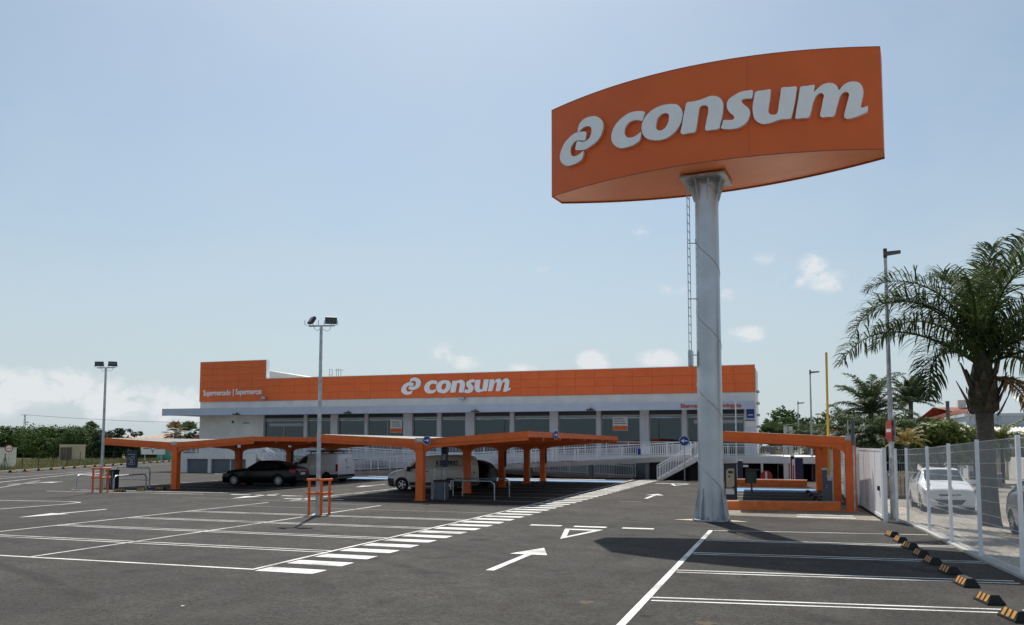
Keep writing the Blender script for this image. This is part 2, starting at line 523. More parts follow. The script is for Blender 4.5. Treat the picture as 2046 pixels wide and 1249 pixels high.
class MB:
    def __init__(self):
        self.v, self.f = [], []

    def add(self, vs, fs):
        o = len(self.v)
        self.v += [tuple(p) for p in vs]
        self.f += [tuple(i + o for i in q) for q in fs]
        return self

    def box(self, x0, x1, y0, y1, z0, z1):
        return self.add([(x0, y0, z0), (x1, y0, z0), (x1, y1, z0), (x0, y1, z0), (x0, y0, z1), (x1, y0, z1), (x1, y1, z1), (x0, y1, z1)],
                        [(3, 2, 1, 0), (4, 5, 6, 7), (0, 1, 5, 4), (1, 2, 6, 5), (2, 3, 7, 6), (3, 0, 4, 7)])

    def rbox(self, c, s, rz=0.0, bev=0.0):          # box by centre and size turned about z, chamfered vertical edges
        hx, hy, hz = s[0] / 2, s[1] / 2, s[2] / 2
        if bev:
            ring = [(-hx + bev, -hy), (hx - bev, -hy), (hx, -hy + bev), (hx, hy - bev), (hx - bev, hy), (-hx + bev, hy), (-hx, hy - bev), (-hx, -hy + bev)]
        else:
            ring = [(-hx, -hy), (hx, -hy), (hx, hy), (-hx, hy)]
        ca, sa = math.cos(rz), math.sin(rz)
        pts = [(c[0] + x * ca - y * sa, c[1] + x * sa + y * ca) for x, y in ring]
        n = len(pts)
        vs = [(x, y, c[2] - hz) for x, y in pts] + [(x, y, c[2] + hz) for x, y in pts]
        fs = [tuple(range(n - 1, -1, -1)), tuple(range(n, 2 * n))] + [(i, (i + 1) % n, n + (i + 1) % n, n + i) for i in range(n)]
        return self.add(vs, fs)

    def bar(self, p0, p1, w, h=None):               # rectangular bar between two points
        h = h or w
        p0, p1 = Vector(p0), Vector(p1)
        d = (p1 - p0).normalized()
        s = d.cross(Vector((0, 0, 1)))
        s = s.normalized() if s.length > 1e-4 else Vector((1, 0, 0))
        u = s.cross(d)
        vs = []
        for p in (p0, p1):
            vs += [p + s * a * w / 2 + u * b * h / 2 for a, b in ((-1, -1), (1, -1), (1, 1), (-1, 1))]
        return self.add(vs, [(0, 1, 2, 3), (7, 6, 5, 4), (0, 4, 5, 1), (1, 5, 6, 2), (2, 6, 7, 3), (3, 7, 4, 0)])

    def tube(self, pts, r, n=8, r2=None, caps=True):
        pts = [Vector(p) for p in pts]
        m = len(pts)
        vs = []
        for i, p in enumerate(pts):
            d = (pts[min(i + 1, m - 1)] - pts[max(i - 1, 0)]).normalized()
            s = d.cross(Vector((0, 0, 1)))
            s = s.normalized() if s.length > 1e-3 else Vector((1, 0, 0))
            u = s.cross(d)
            rr = r[i] if isinstance(r, (list, tuple)) else (r if r2 is None else r + (r2 - r) * i / (m - 1))
            vs += [p + (s * math.cos(a) + u * math.sin(a)) * rr for a in (2 * math.pi * k / n for k in range(n))]
        fs = [(i * n + k, i * n + (k + 1) % n, (i + 1) * n + (k + 1) % n, (i + 1) * n + k) for i in range(m - 1) for k in range(n)]
        if caps:
            fs += [tuple(range(n - 1, -1, -1)), tuple(range((m - 1) * n, m * n))]
        return self.add(vs, fs)

    def prism(self, poly, vec):
        vec = Vector(vec)
        n = len(poly)
        vs = [Vector(p) for p in poly] + [Vector(p) + vec for p in poly]
        fs = [tuple(range(n - 1, -1, -1)), tuple(range(n, 2 * n))] + [(i, (i + 1) % n, n + (i + 1) % n, n + i) for i in range(n)]
        return self.add(vs, fs)

    def disc(self, c, nrm, r, th, n=24):
        nrm = Vector(nrm).normalized()
        c = Vector(c)
        return self.tube([c - nrm * th / 2, c + nrm * th / 2], r, n)

    def quad(self, *p):
        return self.add(p, [tuple(range(len(p)))])

    def build(self, name, m, parent=None, smooth=False, local=False, recalc=True):
        me = bpy.data.meshes.new(name)
        off = (0, 0, 0)
        if parent is not None and not local:
            off = ORG.get(parent.name, (0, 0, 0))
        me.from_pydata([(x - off[0], y - off[1], z - off[2]) for x, y, z in self.v], [], self.f)
        if recalc:
            bm = bmesh.new()
            bm.from_mesh(me)
            bmesh.ops.recalc_face_normals(bm, faces=bm.faces)
            bm.to_mesh(me)
            bm.free()
        if smooth:
            for p in me.polygons:
                p.use_smooth = True
            me.set_sharp_from_angle(angle=RAD(smooth if smooth is not True else 40))
        me.materials.append(MATS[m])
        return link(name, me, parent, off)


def link(name, me, parent=None, off=(0, 0, 0)):
    o = bpy.data.objects.new(name, me)
    COL.objects.link(o)
    if parent is not None:
        o.parent = parent
        ORG[o.name] = off
    return o


def tag(o, label, cat, group=None):
    o['label'] = label
    o['category'] = cat
    if group:
        o['group'] = group
    return o


def thing(name, label, cat, loc=(0, 0, 0), rz=0.0, group=None):
    o = bpy.data.objects.new(name, None)
    o.empty_display_size = 0.3
    COL.objects.link(o)
    o.location = loc
    o.rotation_euler = (0, 0, rz)
    ORG[o.name] = tuple(loc)
    return tag(o, label, cat, group)


def struct(o):
    o['kind'] = 'structure'
    return o


def dup(root, loc, rz, label, group=None):
    def rec(o, par):
        c = o.copy()
        COL.objects.link(c)
        if par is not None:
            c.parent = par
        for ch in list(o.children):
            rec(ch, c)
        return c
    r = rec(root, None)
    r.location = loc
    r.rotation_euler = (0, 0, rz)
    r['label'] = label
    if group:
        r['group'] = group
    return r


ORDN = ['first', 'second', 'third', 'fourth', 'fifth', 'sixth', 'seventh', 'eighth', 'ninth', 'tenth', 'eleventh', 'twelfth', 'thirteenth',
        'fourteenth', 'fifteenth', 'sixteenth', 'seventeenth', 'eighteenth', 'nineteenth', 'twentieth', 'twenty-first', 'twenty-second', 'twenty-third', 'twenty-fourth', 'twenty-fifth']


def catmull(pts, k=3):
    n = len(pts)
    out = []
    for i in range(n):
        p0, p1, p2, p3 = (Vector(pts[(i + j) % n]) for j in (-1, 0, 1, 2))
        t0 = 0.0
        t1 = t0 + max((p1 - p0).length, 1e-4) ** 0.5
        t2 = t1 + max((p2 - p1).length, 1e-4) ** 0.5
        t3 = t2 + max((p3 - p2).length, 1e-4) ** 0.5
        for j in range(k):
            t = t1 + (t2 - t1) * j / k
            a1 = p0 * ((t1 - t) / (t1 - t0)) + p1 * ((t - t0) / (t1 - t0))
            a2 = p1 * ((t2 - t) / (t2 - t1)) + p2 * ((t - t1) / (t2 - t1))
            a3 = p2 * ((t3 - t) / (t3 - t2)) + p3 * ((t - t2) / (t3 - t2))
            b1 = a1 * ((t2 - t) / (t2 - t0)) + a2 * ((t - t0) / (t2 - t0))
            b2 = a2 * ((t3 - t) / (t3 - t1)) + a3 * ((t - t1) / (t3 - t1))
            out.append(tuple(b1 * ((t2 - t) / (t2 - t1)) + b2 * ((t - t1) / (t2 - t1))))
    return out


def letter_mesh(key, fn, depth):
    """Face (front) and side meshes of one raised letter; fn(s, z, d) gives the point d metres in front of its wall."""
    face, side = MB(), MB()
    loops = [catmull(LET[key])]
    if key == 'o':
        cx, cz = -0.93, 12.31
        rings = []
        for kk in ('o', 'oi'):
            pts = catmull(LET[kk], 6)
            ring = []
            for i in range(48):
                a = 2 * math.pi * i / 48
                best = min(pts, key=lambda p: abs((math.atan2(p[1] - cz, p[0] - cx) - a + math.pi) % (2 * math.pi) - math.pi))
                ring.append(best)
            rings.append(ring)
        n = 48
        face.add([fn(s, z, depth) for s, z in rings[0] + rings[1]], [(i, (i + 1) % n, n + (i + 1) % n, n + i) for i in range(n)])
        loops = rings
    else:
        face.add([fn(s, z, depth) for s, z in loops[0]], [tuple(range(len(loops[0])))])
    for lp in loops:
        n = len(lp)
        side.add([fn(s, z, depth) for s, z in lp] + [fn(s, z, 0.002) for s, z in lp], [(i, (i + 1) % n, n + (i + 1) % n, n + i) for i in range(n)])
    return face, side


def letter_obj(key, fn, depth, parent):
    f, sd_ = letter_mesh(key, fn, depth)
    nf_ = len(f.f)
    f.add(sd_.v, sd_.f)
    o = f.build('emblem_link' if len(key) == 2 else 'letter', 'letter_white', parent)
    o.data.materials.append(MATS['letter_side'])
    for i, p in enumerate(o.data.polygons):
        p.material_index = 0 if i < nf_ else 1
    return o


def text_mesh(name, body, size, xs, fn, depth, m, parent, shear=0.0, spacing=1.0):
    """Lettering as a mesh: fn(x, z, d) places it on its wall."""
    cu = bpy.data.curves.new(name, 'FONT')
    cu.body = body
    cu.size = size
    cu.extrude = depth / 2
    cu.shear = shear
    cu.space_character = spacing
    cu.resolution_u = 4
    cu.offset = 0.012
    to = bpy.data.objects.new(name, cu)
    COL.objects.link(to)
    dg = bpy.context.evaluated_depsgraph_get()
    me = bpy.data.meshes.new_from_object(to.evaluated_get(dg))
    bpy.data.objects.remove(to)
    bpy.data.curves.remove(cu)
    w = max(v.co.x for v in me.vertices)
    off = ORG.get(parent.name, (0, 0, 0))
    for v in me.vertices:
        p = fn(v.co.x * xs / w if xs else v.co.x, v.co.y, v.co.z + depth / 2 + 0.003)
        v.co = (p[0] - off[0], p[1] - off[1], p[2] - off[2])
    me.name = name
    me.materials.clear()
    me.materials.append(MATS[m])
    return link(name, me, parent, off)


LET = {
  'la': [(-3.65,12.65),(-3.82,12.72),(-3.97,12.75),(-4.17,12.74),(-4.38,12.66),(-4.56,12.55),(-4.68,12.40),(-4.76,12.23),(-4.78,12.09),(-4.74,11.96),(-4.62,11.82),(-4.44,11.72),(-4.23,11.70),(-4.00,11.72),(-3.85,11.78),(-3.79,11.88),(-3.77,12.05),(-3.88,12.01),(-4.00,11.97),(-4.15,11.97),(-4.27,12.04),(-4.31,12.17),(-4.29,12.31),(-4.21,12.41),(-4.10,12.47),(-3.95,12.46),(-3.70,12.39),(-3.67,12.50)],
  'lb': [(-3.31,13.10),(-3.15,13.00),(-3.04,12.88),(-2.99,12.76),(-2.99,12.64),(-3.03,12.49),(-3.11,12.35),(-3.23,12.24),(-3.39,12.16),(-3.56,12.11),(-3.73,12.08),(-3.92,12.12),(-4.10,12.18),(-4.09,12.29),(-4.02,12.44),(-3.83,12.37),(-3.68,12.36),(-3.53,12.42),(-3.46,12.54),(-3.44,12.66),(-3.47,12.77),(-3.56,12.83),(-3.67,12.85),(-3.80,12.83),(-3.92,12.77),(-4.00,12.76),(-3.98,12.90),(-3.92,13.02),(-3.80,13.10),(-3.62,13.14),(-3.46,13.13)],
  'c': [(-1.50,12.76),(-1.67,12.83),(-1.84,12.86),(-2.03,12.86),(-2.22,12.80),(-2.41,12.70),(-2.56,12.56),(-2.66,12.39),(-2.69,12.22),(-2.66,12.06),(-2.56,11.92),(-2.42,11.82),(-2.27,11.77),(-2.10,11.77),(-1.91,11.79),(-1.70,11.88),(-1.65,11.98),(-1.64,12.15),(-1.74,12.10),(-1.89,12.05),(-2.06,12.06),(-2.17,12.14),(-2.21,12.26),(-2.19,12.39),(-2.11,12.51),(-1.99,12.57),(-1.84,12.58),(-1.72,12.55),(-1.59,12.51),(-1.54,12.63)],
  'o': [(-0.63,12.83),(-0.45,12.77),(-0.33,12.64),(-0.28,12.49),(-0.29,12.35),(-0.34,12.18),(-0.44,12.02),(-0.58,11.89),(-0.77,11.79),(-0.97,11.76),(-1.18,11.79),(-1.39,11.87),(-1.54,12.00),(-1.61,12.18),(-1.61,12.36),(-1.55,12.52),(-1.44,12.65),(-1.27,12.76),(-1.06,12.83),(-0.86,12.85)],
  'oi': [(-0.81,12.58),(-0.72,12.52),(-0.71,12.39),(-0.75,12.24),(-0.83,12.12),(-0.95,12.06),(-1.06,12.08),(-1.13,12.16),(-1.12,12.32),(-1.07,12.47),(-0.96,12.56)],
  'n': [(-0.12,12.78),(0.04,12.77),(0.22,12.78),(0.39,12.81),(0.58,12.85),(0.75,12.81),(0.88,12.71),(0.94,12.57),(0.94,12.38),(0.90,12.15),(0.85,11.96),(0.81,11.81),(0.60,11.80),(0.42,11.81),(0.40,11.86),(0.42,11.99),(0.46,12.18),(0.50,12.37),(0.49,12.53),(0.41,12.59),(0.31,12.59),(0.24,12.54),(0.21,12.36),(0.17,12.15),(0.13,11.92),(0.09,11.82),(-0.11,11.81),(-0.31,11.82),(-0.35,11.88),(-0.31,12.06),(-0.26,12.35),(-0.20,12.60),(-0.17,12.73)],
  's': [(1.79,12.84),(1.63,12.85),(1.45,12.84),(1.27,12.76),(1.12,12.67),(1.05,12.54),(1.06,12.38),(1.13,12.25),(1.24,12.13),(1.25,12.06),(1.21,12.02),(1.07,12.03),(0.94,12.04),(0.91,11.94),(0.87,11.81),(0.97,11.77),(1.16,11.74),(1.34,11.75),(1.50,11.81),(1.63,11.93),(1.70,12.10),(1.70,12.23),(1.64,12.34),(1.53,12.45),(1.47,12.56),(1.50,12.60),(1.61,12.61),(1.76,12.60),(1.79,12.71)],
  'u': [(1.89,12.79),(2.08,12.80),(2.29,12.80),(2.29,12.74),(2.26,12.47),(2.22,12.24),(2.23,12.09),(2.33,12.03),(2.43,12.04),(2.47,12.10),(2.51,12.35),(2.56,12.63),(2.60,12.82),(2.79,12.82),(3.00,12.81),(2.99,12.66),(2.94,12.34),(2.87,12.03),(2.82,11.88),(2.67,11.87),(2.53,11.87),(2.39,11.83),(2.23,11.79),(2.08,11.78),(1.94,11.84),(1.83,11.96),(1.79,12.12),(1.78,12.30),(1.81,12.52),(1.85,12.73)],
  'm': [(3.11,12.80),(3.27,12.81),(3.48,12.82),(3.47,12.72),(3.46,12.62),(3.56,12.71),(3.68,12.81),(3.83,12.86),(3.97,12.84),(4.07,12.76),(4.12,12.63),(4.23,12.76),(4.37,12.85),(4.52,12.87),(4.65,12.83),(4.73,12.72),(4.76,12.58),(4.74,12.41),(4.70,12.22),(4.69,12.08),(4.78,12.10),(4.86,12.13),(4.86,12.04),(4.85,11.97),(4.74,11.90),(4.56,11.82),(4.39,11.77),(4.29,11.77),(4.24,11.83),(4.26,11.97),(4.32,12.21),(4.37,12.40),(4.38,12.52),(4.31,12.57),(4.23,12.55),(4.16,12.47),(4.09,12.26),(4.03,12.04),(3.99,11.90),(3.94,11.85),(3.79,11.85),(3.64,11.85),(3.61,11.91),(3.65,12.12),(3.69,12.34),(3.72,12.51),(3.66,12.57),(3.57,12.55),(3.49,12.45),(3.43,12.29),(3.38,12.08),(3.33,11.91),(3.28,11.86),(3.12,11.86),(2.95,11.86),(2.96,11.98),(3.02,12.34),(3.07,12.64)],
}

# ------------------------------------------------------------------ ground
KD = Vector((-18.4, 39.7, 0)).normalized()           # left kerb direction
KA = Vector((-61.43, 50.95, 0))                      # a point on it


def kerb(t, off=0.0, z=0.0):
    p = KA + KD * t
    nrm = Vector((-KD.y, KD.x, 0))
    return Vector((p.x + nrm.x * off, p.y + nrm.y * off, z))


def fence_x(Y):                                      # line of the mesh fence
    return 3.31 + (27.88 - Y) * 0.055 if Y < 28 else 2.62 - (Y - 28) * 0.035


mb = MB()
mb.quad((-1500, -400, -0.03), (1500, -400, -0.03), (1500, 2500, -0.03), (-1500, 2500, -0.03))
ground = struct(mb.build('ground', 'earth'))
mb = MB()
mb.add([kerb(-70), (6, -20, 0), (fence_x(10) + .1, 10, 0), (fence_x(27.9) + .1, 27.9, 0), (2.75, 28, 0), (2.5, 35, 0), (1.6, 60, 0), (0.5, 96, 0), kerb(70)],
       [tuple(range(9))])
lot = struct(mb.build('asphalt_lot', 'asphalt'))
mb = MB()
mb.add([kerb(-70, 0.0, -.02), kerb(120, 0.0, -.02), kerb(260, 260, -.02), kerb(-70, 260, -.02)], [(0, 1, 2, 3)])
field = struct(mb.build('field', 'field'))
mb = MB()
mb.prism([kerb(-60, 0, -.02), kerb(-60, .35, -.02), kerb(-60, .35, .15), kerb(-60, 0.02, .15)], KD * 170)
kerbo = struct(mb.build('kerb', 'concrete'))
mb = MB()
mb.quad((3.4, -20, -.012), (60, -20, -.012), (60, 300, -.012), (0.4, 300, -.012))
street = struct(mb.build('street', 'street'))
mb = MB()
mb.add([(fence_x(10) + .11, 5, -.006), (6.1, 5, -.006), (6.1, 29.6, -.006), (4.15, 31.5, -.006), (3.3, 60, -.006), (2.4, 95, -.006), (0.55, 95, -.006), (1.7, 60, -.006), (2.55, 35, -.006), (2.8, 28.05, -.006), (fence_x(27.9) + .11, 27.95, -.006)], [tuple(range(11))])
pavement = struct(mb.build('pavement', 'pavement'))
mb = MB()
mb.prism([(11.4, 30, -.012), (11.55, 30, -.012), (11.55, 30, .12), (11.4, 30, .12)], (0, 110, 0))
struct(mb.build('kerb', 'concrete'))
mb = MB()
mb.quad((11.56, 30, .11), (13.2, 30, .11), (13.2, 140, .11), (11.56, 140, .11))
struct(mb.build('pavement', 'pavement'))
# concrete apron in front of the barrier
mb = MB()
mb.add([(-2.7, 28.9, .003), (2.6, 28.4, .003), (2.35, 35.5, .003), (-2.9, 31.2, .003)], [(0, 1, 2, 3)])
struct(mb.build('concrete_apron', 'street'))

# painted markings, each its own piece of the lot
MZ = 0.004


def mark(name, pts, m='white_paint', parent=lot, z=MZ):
    q = MB()
    q.add([(x, y, z) for x, y in pts], [tuple(range(len(pts)))])
    return q.build(name, m, parent)


def line(x0, y0, x1, y1, w=0.1, m='white_paint', name='painted_line'):
    d = Vector((x1 - x0, y1 - y0)).normalized()
    n = Vector((-d.y, d.x)) * w / 2
    return mark(name, [(x0 + n.x, y0 + n.y), (x0 - n.x, y0 - n.y), (x1 - n.x, y1 - n.y), (x1 + n.x, y1 + n.y)], m)


def dline(x0, y0, x1, y1, gap=0.28, w=0.07):
    d = Vector((x1 - x0, y1 - y0)).normalized()
    n = Vector((-d.y, d.x)) * gap / 2
    line(x0 + n.x, y0 + n.y, x1 + n.x, y1 + n.y, w)
    line(x0 - n.x, y0 - n.y, x1 - n.x, y1 - n.y, w)


line(-9.68, 13.34, -9.72, 30.2, 0.085)
line(-15.13, 13.34, -15.13, 28.9, 0.085)
line(-20.3, 10.5, -20.2, 28.9, 0.085)
line(-20.25, 13.22, -9.73, 13.40, 0.1)
for yy in (16.12, 18.82, 21.5, 24.2):
    for a, b in ((-20.2, -15.2), (-15.07, -9.75)):
        dline(a, yy - 0.0, b, yy + 0.03)
line(-20.15, 26.95, -9.8, 27.0, 0.075, 'faded_paint')
line(-26, 30.6, -15.2, 28.9, 0.06, 'faded_paint')
line(-2.17, 8.2, -2.17, 23.62, 0.115)
line(-2.09, 23.6, 3.35, 24.35, 0.075)
for y0, y1 in ((21.23, 21.72), (18.51, 19.02), (15.81, 16.46), (12.86, 13.68), (10.1, 11.0)):
    dline(-2.09, y0, 3.62, y1, 0.26, 0.075)
zebra = MB().add([(-9.3, 13.1, .002), (-9.2, 13.1, .002), (-9.2, 13.11, .002), (-9.3, 13.11, .002)], [(0, 1, 2, 3)]).build('zebra_strip', 'faded_paint', lot)
q = MB().add([(-0.62, -0.25, 0), (0.62, -0.25, 0), (0.62, 0.25, 0), (-0.62, 0.25, 0)], [(0, 1, 2, 3)])
st0 = q.build('stripe', 'white_paint', zebra, local=True)
for i in range(43):
    s = st0 if i == 0 else st0.copy()
    if i:
        COL.objects.link(s)
    s.location = (-8.93 - 0.004 * i, 13.52 + i * 1.025, MZ)


def arrow(x, y0, y1, wsh=0.16, hw=0.42, hl=1.2, name='painted_arrow'):
    sgn = 1 if y1 > y0 else -1
    yh = y1 - sgn * hl
    mark(name, [(x - wsh / 2, y0), (x + wsh / 2, y0), (x + wsh / 2, yh), (x + hw, yh), (x, y1), (x - hw, yh), (x - wsh / 2, yh)])


def give_way(x, y0, y1, hw=0.55):
    a, b, c = Vector((x, y0)), Vector((x - hw, y1)), Vector((x + hw, y1))
    cen = (a + b + c) / 3
    ins = [cen + (p - cen) * 0.62 for p in (a, b, c)]
    q = MB()
    q.add([(p.x, p.y, MZ) for p in (a, b, c)] + [(p.x, p.y, MZ) for p in ins], [(0, 1, 4, 3), (1, 2, 5, 4), (2, 0, 3, 5)])
    q.build('painted_triangle', 'white_paint', lot)


arrow(-5.42, 14.75, 18.35)
g = G(365, 1211)
MB().add([(g.x + .025 * math.cos(a), g.y + .035 * math.sin(a), .005) for a in (k * .9 for k in range(7))], [tuple(range(7))]).build('paint_drip', 'white_paint', lot)
give_way(-5.55, 20.2, 22.75)
for a, b in ((-7.34, -6.40), (-6.02, -5.07), (-4.61, -3.72)):
    line(a, 23.44, b, 23.46, 0.3)
arrow(-6.15, 36.6, 40.3)
line(-6.9, 34.4, -5.9, 34.4, 0.1, 'faded_paint')
give_way(-6.5, 48.6, 51.3, 0.62)
for a in (-8.0, -4.9):
    line(a, 51.3, a + 1.1, 51.3, 0.35)
for a in (-7.9, -6.4, -4.9):
    line(a, 55.6, a + 1.05, 55.6, 0.35)
arrow(-23.6, 23.9, 20.3, 0.15, 0.4, 1.6)
arrow(-23.2, 34.0, 30.4, 0.15, 0.4, 1.6)
arrow(-23.0, 44.5, 41.0, 0.15, 0.4, 1.4)
for a in (-25.1, -23.7, -22.3):
    line(a, 32.9 + .0, a + 1.05, 32.95, 0.25)
line(-21.0, 31.2, -18.2, 31.35, 0.28)
# island outline near the left edge
pts = [(-36, 25.6), (-31.4, 26.15), (-28.2, 26.6), (-27.3, 26.3), (-27.1, 25.4), (-27.25, 23.0), (-27.4, 18)]
for p, r in zip(pts, pts[1:]):
    line(*p, *r, 0.1)
line(-44, 28.0, -60, 60.2, 0.22, 'faded_paint')
line(-38, 30.2, -46, 41.0, 0.24, 'faded_paint')
line(-44, 34.4, -56.5, 56, 0.12)
for t in range(0, 60, 5):
    p = kerb(t - 22, -0.9)
    line(p.x, p.y, p.x + 4.6, p.y + 1.0, 0.1)
arrow(-43.5, 36.6, 40.6, 0.2, 0.5, 1.4)
arrow(-50.5, 52.5, 48.5, 0.2, 0.5, 1.4)
line(-35.6, 32.15, -26.4, 32.6, 0.10)
line(-35.4, 33.5, -26.2, 33.9, 0.14)
line(-26.2, 33.9, -25.9, 53.5, 0.1)
for yy in (36.6, 39.3, 42.0, 44.7, 47.4, 50.1, 52.8):
    line(-30.8, yy, -26.2, yy, 0.1)
    line(-35.6, yy, -31.2, yy, 0.1)
line(-20.1, 30.2, -20.4, 53.5, 0.1)
line(-20.1, 30.25, -9.8, 30.5, 0.1)
for yy in (32.9, 35.6, 38.3, 41.0, 43.7, 46.4, 49.1, 51.8):
    line(-20.2, yy, -15.4, yy, 0.09)
    line(-14.9, yy, -10.0, yy, 0.09)
line(-9.74, 30.2, -10.25, 56.6, 0.1)
mark('blue_bay', [(-20.3, 51.9), (-10.3, 51.9), (-10.35, 54.0), (-20.35, 54.0)], 'blue_paint', z=0.006)
mark('blue_bay', [(-31.0, 50.2), (-24.6, 50.2), (-24.6, 53.2), (-31.0, 53.2)], 'blue_paint', z=0.006)
mark('blue_bay', [(-3.3, 44.2), (1.2, 44.2), (1.1, 47.2), (-3.4, 47.2)], 'blue_paint', z=0.006)
for yy in (34.6, 37.0, 39.4, 41.8, 44.1):
    line(-3.0, yy, 1.4, yy, 0.09)
line(-12, 55.2, -30, 55.4, 0.5)
line(-33, 55.4, -44, 55.6, 0.35)
for (px, py, sx, sy) in ((1172, 1204, .11, .16), (1410, 1246, .14, .12)):
    g = G(px, py)
    q = MB()
    q.add([(g.x + sx * (1 + .3 * math.sin(3 * a)) * math.cos(a), g.y + sy * (1 + .25 * math.cos(5 * a)) * math.sin(a), .003) for a in (2 * math.pi * k / 18 for k in range(18))], [tuple(range(18))])
    q.build('rust_stain', 'rust_stain', lot)
# hatched worn patch by the sliding gate
for k in range(4):
    line(0.1, 29.1 + k * 0.5, 1.9, 29.05 + k * 0.5, 0.2, 'faded_paint' if k % 2 else 'white_paint')

# ------------------------------------------------------------------ supermarket building
FY = 62.0
XL, XR = -50.9, -2.4
TZ = 1.60                                             # terrace level
bld = thing('supermarket', 'long low supermarket with orange panelled fascia and grey canopy behind the car park', 'building', (-26.6, FY, 0))


def B(name, m, x0, x1, y0, y1, z0, z1, parent=None):
    return MB().box(x0, x1, y0, y1, z0, z1).build(name, m, parent or bld)


q = MB()
q.box(XL + .02, -44.08, FY, FY + .4, 0, 6.2)                 # blank wall at left
q.box(-44.08, XR + .02, FY, FY + .4, 4.97, 6.2)              # lintel band
q.box(XL + .02, XL + .42, FY + .4, 80, 0, 8.0)
q.box(XR - .38, XR + .02, FY + .4, 66.5, 0, 7.95)
q.prism([(XR + .02, 66.5, 0), (XR - .38, 66.5, 0), (-7.4, 79.6, 0), (-7.0, 79.6, 0)], (0, 0, 7.95))
q.box(-44.08, XR + .02, FY, FY + .4, -0.1, TZ + .02)
q.box(XL + .42, -7.0, 79.6, 80, 0, 7.9)
q.build('wall', 'render_grey', bld)
MB().prism([(XL + .42, FY + .4, 7.55), (XR - .38, FY + .4, 7.55), (XR - .38, 66.4, 7.55), (-7.45, 79.55, 7.55), (XL + .42, 79.55, 7.55)], (0, 0, .15)).build('roof', 'roof_sheet', bld)
q = MB()                                                    # white volume behind the tower
q.prism([(-50.3, 67.5, 7.71), (-41.0, 67.5, 7.71), (-41.0, 67.5, 8.35), (-48.9, 67.5, 9.66), (-50.3, 67.5, 9.66)], (0, 9, 0))
q.build('roof_parapet', 'render_white', bld)
# orange cladding panels
WALLX = [XL + 1.512 * i for i in range(5)]
fas = B('fascia_backing', 'dark_metal', XL + .01, XR - .01, FY - .06, FY + .3, 6.21, 8.12)
B('tower_backing', 'dark_metal', XL + .01, -43.88, FY - .06, FY + .3, 8.12, 9.76, fas)
pan = {}


def panel(x0, x1, z0, z1, k):
    w, h = round(x1 - x0, 3), round(z1 - z0, 3)
    key = (w, h, k % 3 == 0)
    me = pan.get(key)
    if me is None:
        g = 0.007
        o = MB().box(g, w - g, -0.05, 0, g, h - g).build('panel', 'orange_panel_b' if k % 3 == 0 else 'orange_panel', fas, local=True)
        pan[key] = o.data
    else:
        o = bpy.data.objects.new('panel', me)
        COL.objects.link(o)
        o.parent = fas
    o.location = (x0 + 26.6, FY - .0605 - FY - random.random() * .004, z0)


kk = 0
TX = [XL + (XR - XL) * i / 32 for i in range(33)]
NT = 5
TW = [XL + (-43.86 - XL) * i / NT for i in range(NT + 1)]
rows6 = [6.19 + (9.8 - 6.19) * i / 6 for i in range(7)]
for i in range(NT):
    for j in range(6):
        kk += 7
        panel(TW[i], TW[i + 1], rows6[j], rows6[j + 1], random.randrange(9))
rows3 = [6.2, 6.85, 7.5, 8.15]
nb = 28
for i in range(nb):
    a = -43.86 + (XR + 43.86) * i / nb
    b = -43.86 + (XR + 43.86) * (i + 1) / nb
    for j in range(3):
        panel(a, b, rows3[j], rows3[j + 1], random.randrange(9))
q = MB()
q.box(-43.86, XR, FY - .12, FY + .32, 8.152, 8.19)
q.box(XL, -43.84, FY - .12, FY + .32, 9.802, 9.84)
q.box(-43.858, -43.80, FY - .11, FY + .32, 8.192, 9.80)
q.build('coping', 'letter_white', bld)

# facade lettering, the same raised letters as on the pylon
for key in ('la', 'lb', 'c', 'o', 'n', 's', 'u', 'm'):
    fn = lambda s, z, d: (-25.83 + s * 0.993, FY - .118 - d, 6.47 + (z - 11.70) * 0.985 * (1.0))
    letter_obj(key, fn, 0.10, bld)
wf = lambda x0, z0: (lambda x, z, d: (x0 + x, FY - .118 - d, z0 + z))
text_mesh('lettering', 'Supermercado', 0.70, 2.95, wf(-50.45, 6.76), 0.04, 'letter_white', bld)
text_mesh('lettering', '|', 0.70, 0, wf(-47.30, 6.80), 0.04, 'letter_white', bld)
text_mesh('lettering', 'Supermercat', 0.70, 2.75, wf(-46.98, 6.80), 0.04, 'letter_white', bld)

# canopy
CF = 59.55
q = MB()
q.prism([(-52.95, CF, 5.50), (-52.95, CF, 4.88), (XR + .05, CF, 4.86), (XR + .05, CF, 5.42)], (0, .12, 0))
cano = q.build('canopy_fascia', 'canopy_grey', bld)
q = MB()
q.box(-52.7, XR + .03, CF + .12, FY - .001, 5.30, 5.40)
q.build('canopy_roof', 'soffit', bld)
q = MB()
q.prism([(-52.7, CF + .125, 4.90), (XR, CF + .125, 4.90), (XR, FY - .002, 5.0), (-52.7, FY + 4, 5.0), (-52.7, CF + .125, 4.9)][:4], (0, 0, .05))
q.build('canopy_soffit', 'soffit', bld)
q = MB()
q.box(-52.95, -52.83, CF + .12, FY + 4, 4.95, 5.45)
q.box(-52.83, XL + .02, CF + .12, FY + 4, 5.30, 5.40)
q.build('canopy_return', 'canopy_grey', bld)
fn = lambda x, z, d: (-7.63 + x, CF - d, 4.95 + z)
text_mesh('lettering', 'Bienvenidos / Benvinguts', 0.40, 4.35, lambda x, z, d: (-7.45 + x * .96, CF - d, 5.00 + z), 0.03, 'letter_red', bld)

